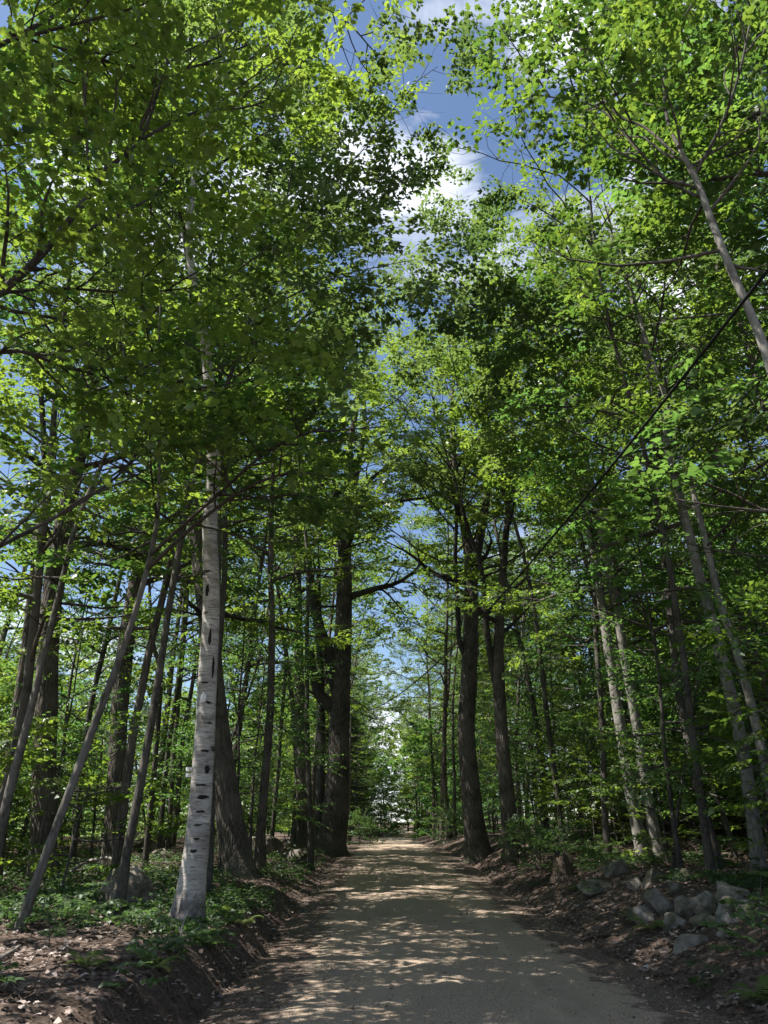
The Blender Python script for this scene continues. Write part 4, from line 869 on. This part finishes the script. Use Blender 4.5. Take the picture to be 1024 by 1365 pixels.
for k, (px, py, s, n, lab) in enumerate([(292, 1222, .50, 8, 'pale green fern in the light right beside the birch foot'), (322, 1234, .40, 7, 'bright little fern on the brink of the earth cut'), (272, 1258, .34, 6, 'shaded fern below the birch near the herbs'),
                                         (868, 1240, .42, 6, 'shaded fern under the mossy stones of the row'), (852, 1226, .36, 6, 'small fern beside the mossy hummock stone'), (345, 1212, .32, 6, 'small fern on the bank past the bright little fern'), (205, 1290, .36, 7, 'shaded fern among the herbs in front of the birch'), (118, 1290, .34, 6, 'shaded fern among the herbs below the rounded boulder'), (375, 1190, .34, 6, 'farthest fern along the birch-side bank'), (1012, 1330, .40, 7, 'fern at the lowest edge of the stone-row bank'), (770, 1185, .30, 6, 'small fern by the rotten stump')]):
    b = on_ground(px, py); t = thing('fern', lab, 'fern', (b[0], b[1], gh(b[0], b[1]) - .01), k, 'ferns on the banks'); rng = np.random.default_rng(k)
    for j in range(n):
        o = obj('frond', FR[j % 3], t); o.rotation_euler = (0, rng.uniform(-.35, .15), j * 6.283 / n + rng.normal(0, .25)); q = s * rng.uniform(.75, 1.1); o.scale = (q, q, q)
SEED = []
for k in range(3):
    rng = np.random.default_rng(300 + k); tb = Tubes(); sp = []; H = .42 + .12 * k; P = wander((0, 0, -.03), (0, 0, 1), H, 5, rng, .10); tb.add(P, np.linspace(.006, .003, 6), 5)
    for j in range(5):
        a = j * 2.4 + rng.normal(0, .3); sp.append((P[2 + j % 4], np.array([math.cos(a), math.sin(a), .1]), rng.uniform(.38, .52)))
    Pl, D, Nn, Sz, To = sprays_to_leaves(sp, 'maple', .085, rng); SEED.append((tb.mesh('stem', B_THIN), leaves_mesh('leaves', Pl, D, Nn, Sz, 'maple', M_HERB, rng, To)))
for k, (px, py, s, lab) in enumerate([(888, 1158, 1.0, 'bright seedling beside the twin trunks above the round stone'), (946, 1150, 1.3, 'tall seedling with lit leaves above the blocky stone'), (955, 1172, 1.0, 'seedling rooted behind the blocky grey stone'),
        (1004, 1180, 1.1, 'seedling at the foot of the slimmer smooth trunk'), (1006, 1300, 1.2, 'leafy seedling low on the bank near the edge of the view'), (1018, 1265, 1.2, 'leafy seedling higher on the bank near the last stone'),
        (936, 1325, .7, 'pale lone seedling at the toe of the leafy bank'), (856, 1166, .7, 'little seedling between the pale boulder and the tan stone'), (130, 1245, .9, 'lit seedling in front of the rounded boulder'), (66, 1262, .9, 'seedling by the foot of the leaning sapling'),
        (176, 1335, .8, 'pale seedling low on the bank under the herbs'), (286, 1285, .9, 'bright seedling at the brink below the birch'), (232, 1275, .9, 'seedling just in front of the birch foot'), (795, 1196, .7, 'seedling on the moss-covered mound')]):
    b = on_ground(px, py); t = thing('maple_seedling', lab, 'seedling', (b[0], b[1], gh(b[0], b[1])), k * 1.3, 'seedlings on the banks'); t.scale = (s, s, s)
    obj('stem', SEED[k % 3][0], t); c = obj('leaves', SEED[k % 3][1], t); c['kind'] = 'stuff'

# ------------------------------------------------------------------ ground cover, litter, pebbles
rg = np.random.default_rng(5)
def herbs():
    sp = []; cnt = 0
    n = 30000; x = rg.uniform(-11, 10, n); y = rg.uniform(5.5, 34, n); keep = np.abs(x) < 2.5 + .56 * y
    dl = road_x(y) - HALF - x; dr = x - road_x(y) - HALF; m = fb2(x, y, .55, 91) + .5 * fb2(x, y, 2.0, 93)
    left = (dl > .55) & (m > .06 + .22 * (y < 8.2)) & (rg.random(n) < np.clip(1.3 - .03 * y, .2, 1)); right = (dr > 1.7) & (m > .42)
    keep &= left | right
    x, y = x[keep][:4600], y[keep][:4600]; z = ground_h(x, y)
    for a, b, c in zip(x, y, z):
        h = rg.uniform(.05, .22)
        for j in range(2):
            t = rg.uniform(0, 6.28); sp.append((np.array([a, b, c + h * rg.uniform(.6, 1)]), np.array([math.cos(t), math.sin(t), rg.uniform(-.1, .3)]), rg.uniform(.22, .42)))
    P, D, Nn, Sz, To = sprays_to_leaves(sp, 'maple', .10, rg, .4); pick = rg.random(len(P)) < .26; print('herb leaves', pick.sum())
    return leaves_mesh('ground_cover', P[pick], D[pick], Nn[pick], Sz[pick], 'mid', M_HERB, rg, To[pick])
tag(obj('ground_cover', herbs()), 'low green herbs and tree seedlings covering the banks', 'ground cover', kind='stuff')
def litter():
    n = 120000; x = rg.uniform(-9, 10, n); y = 4.5 + 26 * rg.random(n) ** 1.7; d = np.maximum(road_x(y) - HALF - x, x - road_x(y) - HALF)
    pr = np.where(d > .1, .30 + .7 * sstep(-.35, .35, fb2(x, y, 1.1, 61)), np.where(d > -1.2, .42 * np.exp(np.minimum(d, 0) / .38), .006)); k = (rg.random(n) < pr) & (np.abs(x) < 2.0 + .56 * y)
    x, y = x[k], y[k]; z = floor_h(x, y) + rg.uniform(.004, .035, len(x)); n = len(x); a = rg.uniform(0, 6.28, n); print('litter', n)
    D = np.stack([np.cos(a), np.sin(a), rg.normal(0, .28, n)], 1); Nn = np.stack([rg.normal(0, .38, n), rg.normal(0, .38, n), np.ones(n)], 1)
    return leaves_mesh('leaf_litter', np.stack([x, y, z], 1), D, Nn, np.where(np.abs(x - road_x(y)) < HALF + .1, rg.uniform(.02, .055, n), rg.uniform(.035, .09, n)), 'mid', M_LITTER, rg)
tag(obj('leaf_litter', litter()), 'brown dead leaves strewn over the banks and road edges', 'leaf litter', kind='stuff')
def pebbles():
    n = 5200; y = 5 + 22 * rg.random(n) ** 1.4; side = rg.choice([-1, 1], n); q = np.where(rg.random(n) < .6, HALF - rg.exponential(.35, n), rg.uniform(0, HALF, n)); x = road_x(y) + side * q
    r_ = .005 + .013 * rg.random(n) ** 2.5 + .02 * (rg.random(n) < .02); V = ICO1[0][None] * r_[:, None, None] * rg.uniform(.65, 1.25, (n, 1, 3)) * np.array([1, 1, .7]) * rg.uniform(.85, 1.15, (n, len(ICO1[0]), 1))
    V = V + np.stack([x, y, floor_h(x, y) + r_ * .35 + .004], 1)[:, None]; F = ICO1[1][None] + (np.arange(n) * len(ICO1[0]))[:, None, None]
    return mesh_np('gravel', V.reshape(-1, 3), [F.reshape(-1, 3)], M_GRAVEL)
tag(obj('gravel', pebbles()), 'loose small stones along the dirt road', 'gravel', kind='stuff')

# things that would read alike are told apart by their distance
by = {}
for o in bpy.data.objects:
    if o.parent is None and o.get('label'): by.setdefault(o['label'], []).append(o)
for lab, os_ in by.items():
    if len(os_) in (2, 3) and len(lab.split()) < 15:
        os_.sort(key=lambda o: o.location.y); w_ = ['nearer one', 'farther one'] if len(os_) == 2 else ['nearest one', 'middle one', 'farthest one']
        for o, q in zip(os_, w_): o['label'] = lab + ', ' + q
